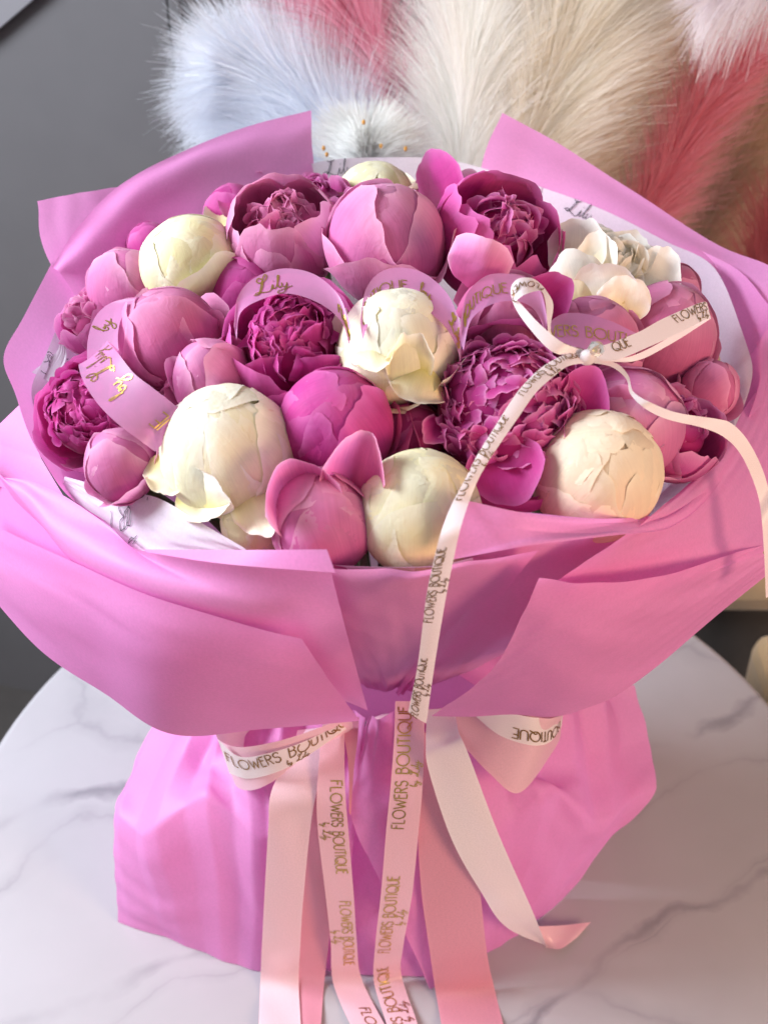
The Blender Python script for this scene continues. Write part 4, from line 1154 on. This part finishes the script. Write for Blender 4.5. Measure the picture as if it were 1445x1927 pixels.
# tails
sat_part('tail', [(560, 1375), (545, 1480), (556, 1600), (560, 1700), (556, 1780), (552, 1850), (550, 1930), (545, 2010)],
         [(640, 1365), (600, 1460), (614, 1600), (624, 1700), (618, 1780), (610, 1850), (604, 1930), (600, 2010)],
         [-.10, -.130, -.140, -.145, -.1485, T0, T0, T0], 'rosy_satin', wr=.0008)
sat_part('tail', [(575, 1372), (514, 1480), (505, 1560), (497, 1700), (493, 1780), (490, 1850), (487, 1930), (484, 2010)],
         [(622, 1368), (598, 1480), (584, 1560), (570, 1700), (565, 1780), (562, 1850), (566, 1930), (570, 2010)],
         [-.105, -.138, -.147, -.152, -.154, (.0045,), (.0045,), (.0045,)], 'pale_satin', wr=.0015, seed=4)
sat_part('tail', [(640, 1350), (650, 1400), (656, 1450), (657, 1530)], [(676, 1350), (672, 1400), (666, 1450), (660, 1535)], [-.1, -.118, -.128, -.14], 'rosy_satin')
rbL, oL = sat_part('tail', [(607, 1360), (597, 1480), (598, 1560), (612, 1680), (622, 1770), (627, 1850), (660, 1930), (700, 2010)],
                   [(648, 1360), (649, 1480), (655, 1560), (665, 1680), (671, 1770), (680, 1842), (724, 1930), (770, 2010)],
                   [-.107, -.141, -.149, -.155, -.157, (.006,), (.004,), (.004,)], 'blush_satin', n=140, wr=.0004)
sat_part('tail', [(790, 1380), (788, 1480), (786, 1560), (793, 1680), (810, 1800), (820, 1870), (832, 1940), (842, 2010)],
         [(862, 1370), (884, 1480), (896, 1560), (904, 1680), (917, 1800), (930, 1860), (950, 1940), (968, 2010)],
         [-.118, -.142, -.15, -.156, -.164, (.004,), (.003,), (.003,)], 'rosy_satin', wr=.001, seed=6)
rbR, oR = sat_part('tail', [(744, 1320), (741, 1400), (735, 1480), (727, 1560), (717, 1680), (706, 1780), (704, 1850), (728, 1930), (748, 2010)],
                   [(799, 1320), (798, 1400), (795, 1480), (788, 1560), (776, 1680), (759, 1780), (755, 1835), (786, 1930), (806, 2010)],
                   [-.112, -.134, -.149, -.155, -.160, -.162, (.007,), (.005,), (.005,)], 'blush_satin', n=140, wr=.0004)
sat_part('tail', [(803, 1335), (803, 1400), (806, 1450), (850, 1580), (905, 1680), (950, 1742), (1027, 1782)],
         [(856, 1335), (862, 1375), (880, 1415), (930, 1550), (975, 1655), (1006, 1726), (1030, 1784)],
         [-.122, -.142, -.152, -.160, -.160, -.158, -.13], 'white_satin', wr=.0012, seed=8)
sat_part('tail', [(1000, 1745), (1060, 1742), (1112, 1736)], [(1029, 1784), (1055, 1786), (1085, 1766)], [-.128, (.008,), (.004,)], 'blush_satin')
v, f = ball(.012, .9, 18, 10)
ko = link('knot', mesh('knot', v, f, M['blush_satin'], uv=[(.5, .5)] * len(v)), sat); ko.scale = (1.4, .7, 1.1); ko.location = Vector(QY(735, 1372, -.07)) - sat.location
BIG = [('caps', 'FLOWERS BOUTIQUE', .0076, 0, 0), ('lily', '', .0044, .040, -.0058), ('by', '', .0042, .033, -.0058)]


def row_s(rb, py0):
    c = rb.P.mean(1); d = c - CAM; Y = IMG_H / 2 - F_PX * (d @ UPV) / (d @ FWD)
    return rb.s[int(np.argmin(np.abs(Y - py0)))]


for y0 in (1470, 1698, 1900): bow_text(rbL, oL, [(k, t, h * .92, x * .92, y) for k, t, h, x, y in BIG], row_s(rbL, y0), .48, 1, 1, width=.0008, mat=M['gold'])
for y0 in (1557, 1792, 2008): bow_text(rbR, oR, BIG, row_s(rbR, y0), .54, -1, -1, width=.0008, mat=M['gold'])

# ------------------------------------------------------------------ plumes behind
def plume(stem, n, length, width, col, tipcol, label, seed, spread=(.35, 1.0), droop=.25, name='pampas_plume', t0=.0, cat='plume', strand=.0006, stuff='fibres'):
    rg = np.random.RandomState(seed); root = empty(name, pt(stem[0])); tag(root, label, cat, 'feathery plumes behind the bouquet')
    C = catmull([pt(p) for p in stem], 60); inv = -np.array(root.location)
    sv, sf = tube(C[::4] + inv, [.0022] * len(C[::4]), 6)
    sm = bpy.data.materials.get(name + label[:8]) or strand_mat(name + label[:8], col, tipcol)
    link('stem', mesh('stem', sv, sf, sm, uv=[(.5, .2)] * len(sv)), root)
    T = np.gradient(C, axis=0); T /= np.linalg.norm(T, axis=1, keepdims=True)
    t = rg.uniform(t0, 1, n); k = (t * 59).astype(int); base = C[k]; tg = T[k]
    r = rg.normal(size=(n, 3)); r -= (r * tg).sum(1, keepdims=True) * tg; r /= np.linalg.norm(r, axis=1, keepdims=True)
    b = rg.uniform(*spread, size=(n, 1)); env = (np.sin(np.pi * np.clip(.12 + .8 * t, 0, 1)) ** .5)[:, None]
    Ls = length * rg.uniform(.55, 1.15, size=(n, 1)) * env
    d0 = tg + r * b; d0 /= np.linalg.norm(d0, axis=1, keepdims=True)
    clump = snoise(seed, base[:, 0] * 30, base[:, 1] * 30, r[:, 0] * .8, r[:, 2] * .8, octaves=2)[:, None]
    d0 = d0 + .25 * clump * np.cross(tg, r)
    bend = -np.array([0, 0, 1.0]) * droop + r * rg.uniform(-.1, .3, size=(n, 1)) + .12 * rg.normal(size=(n, 3))
    S = 6; pts = []
    for q in np.linspace(0, 1, S): pts.append(base + d0 * Ls * q + bend * Ls * q * q * .6 + inv)
    pts = np.stack(pts, 1)                                   # n,S,3
    dirs = np.gradient(pts, axis=1); side = np.cross(dirs, rg.normal(size=(n, 1, 3)) + (CAM - base)[:, None, :] * 3)
    side /= (np.linalg.norm(side, axis=2, keepdims=True) + 1e-9)
    wd = strand * np.linspace(1, .25, S)[None, :, None] * rg.uniform(.6, 1.3, size=(n, 1, 1))
    V = np.stack([pts + side * wd / 2, pts - side * wd / 2], 2).reshape(-1, 3)
    ids = (np.arange(n)[:, None] * S + np.arange(S - 1)[None, :]).ravel() * 2
    F = np.stack([ids, ids + 1, ids + 3, ids + 2], 1)
    UV = np.stack([np.repeat(rg.uniform(0, 1, n), S * 2), np.tile(np.repeat(np.linspace(0, 1, S), 2), n)], 1)
    me = bpy.data.meshes.new(stuff); me.vertices.add(len(V)); me.vertices.foreach_set('co', V.astype(np.float32).ravel())
    me.loops.add(F.size); me.loops.foreach_set('vertex_index', F.astype(np.int32).ravel())
    me.polygons.add(len(F)); me.polygons.foreach_set('loop_start', np.arange(0, F.size, 4, dtype=np.int32))
    me.update(calc_edges=True)
    l = me.uv_layers.new(name='UVMap'); l.data.foreach_set('uv', UV[F.ravel()].astype(np.float32).ravel())
    me.materials.append(sm)
    fo = link(stuff, me, root); fo['kind'] = 'stuff'
    return root


COOL_LIT_WHT, COOL_LIT_TIP = srgb(232, 240, 252), srgb(247, 250, 255)  # cool window light painted into the white plumes as a faint blue
plume([(740, 460, .34), (670, 300, .37), (570, 190, .40), (490, 140, .42), (430, 135, .42)], 17000, .09, 0, COOL_LIT_WHT, COOL_LIT_TIP, 'bluish white feathery plume arching to the left behind the wrapping', 1, spread=(.3, 1.3), droop=.15)
plume([(690, 460, .36), (590, 320, .38), (510, 250, .40), (440, 225, .42)], 8000, .078, 0, COOL_LIT_WHT, COOL_LIT_TIP, 'lower bluish white plume just above the back left film sheet', 2, spread=(.3, 1.2), droop=.3)
plume([(800, 420, .41), (745, 210, .43), (670, 40, .45), (610, -80, .47)], 10000, .095, 0, srgb(228, 140, 168), srgb(242, 184, 202), 'pink feathery plume between the bluish white and the cream one', 3, spread=(.2, .9))
plume([(860, 460, .34), (870, 250, .38), (890, 60, .42), (890, -80, .44)], 18000, .11, 0, srgb(250, 249, 242), srgb(254, 253, 250), 'tall white feathery plume behind the middle of the bouquet', 4, spread=(.2, 1.0))
plume([(930, 460, .36), (1000, 250, .40), (1080, 60, .44), (1130, -80, .46)], 18000, .115, 0, srgb(250, 245, 230), srgb(254, 250, 240), 'cream feathery plume leaning right behind the back right film sheet', 5, spread=(.2, 1.1), droop=.1)
plume([(1000, 500, .44), (1100, 300, .48), (1200, 120, .52), (1290, -60, .54)], 12000, .11, 0, srgb(250, 240, 222), srgb(253, 246, 234), 'second cream plume, leaning behind the deep pink one', 11, spread=(.2, 1.1), droop=.1)
plume([(1080, 560, .38), (1200, 420, .42), (1310, 220, .46), (1420, 60, .48), (1500, -20, .5)], 9000, .085, 0, srgb(240, 140, 160), srgb(248, 184, 196), 'deep pink feathery plume arching to the upper right corner', 6, spread=(.2, .8), droop=.1)
plume([(1380, 700, .42), (1440, 520, .46), (1500, 380, .5)], 4000, .09, 0, srgb(214, 120, 132), srgb(222, 140, 148), 'dull pink plume low at the right edge behind the film', 7, spread=(.2, .9))
plume([(1560, -90, .36), (1470, -50, .36), (1390, -25, .36), (1330, 0, .36)], 1800, .05, 0, srgb(238, 228, 232), srgb(250, 244, 246), 'white plume tip hanging into the upper right corner', 8, spread=(.5, 1.4), droop=.7)
plume([(1250, 700, .56), (1330, 420, .60), (1420, 200, .64), (1480, 50, .66)], 6000, .12, 0, srgb(214, 184, 158), srgb(222, 196, 172), 'tan feathery plume in the shade at the far right', 9, spread=(.3, 1.2))
plume([(690, 460, .26), (690, 330, .27), (690, 250, .275)], 7000, .05, 0, srgb(236, 238, 236), srgb(248, 250, 248), 'round white fluffy flower head with golden specks behind the tissue', 10, spread=(.4, 2.6), droop=.05, name='fluffy_flower', t0=.5, cat='flower')
fl = [o for o in COL.objects if o.name.startswith('fluffy_flower')][0]
for px, py in ((684, 229), (717, 274), (609, 278), (615, 290), (763, 279)):
    v, f = ball(.0014, 1.4, 8, 6); q = link('golden_speck', mesh('golden_speck', v, f, M['speck']), fl); q.location = Vector(QY(px, py, .240)) - fl.location

# beige padded seat just behind the table on the right
st = empty('padded_chair', QY(1420, 1180, .42)); tag(st, 'beige plush padded chair behind the table at the right edge', 'chair')
s0 = QY(1400, 1120, .47)
b1 = link('backrest', box_mesh('backrest', (-.16, -.05, -.075), (.30, .10, .10), M['beige'], .04), st); b1.location = Vector(s0) + Vector((.06, .08, 0)) - st.location
b3 = link('underside_shade', box_mesh('underside_shade', (-.14, -.02, -.62), (.28, .08, -.06), M['floor'], .01), st); b3.location = b1.location  # dark box added to stand in for the shade below the backrest
s1 = QY(1470, 1300, .30)
b2 = link('armrest', box_mesh('armrest', (-.03, -.05, -.6), (.10, .05, .05), M['beige'], .025), st); b2.location = Vector(s1) - st.location
for o in list(COL.objects):
    if 'R' in o.keys(): del o['R']
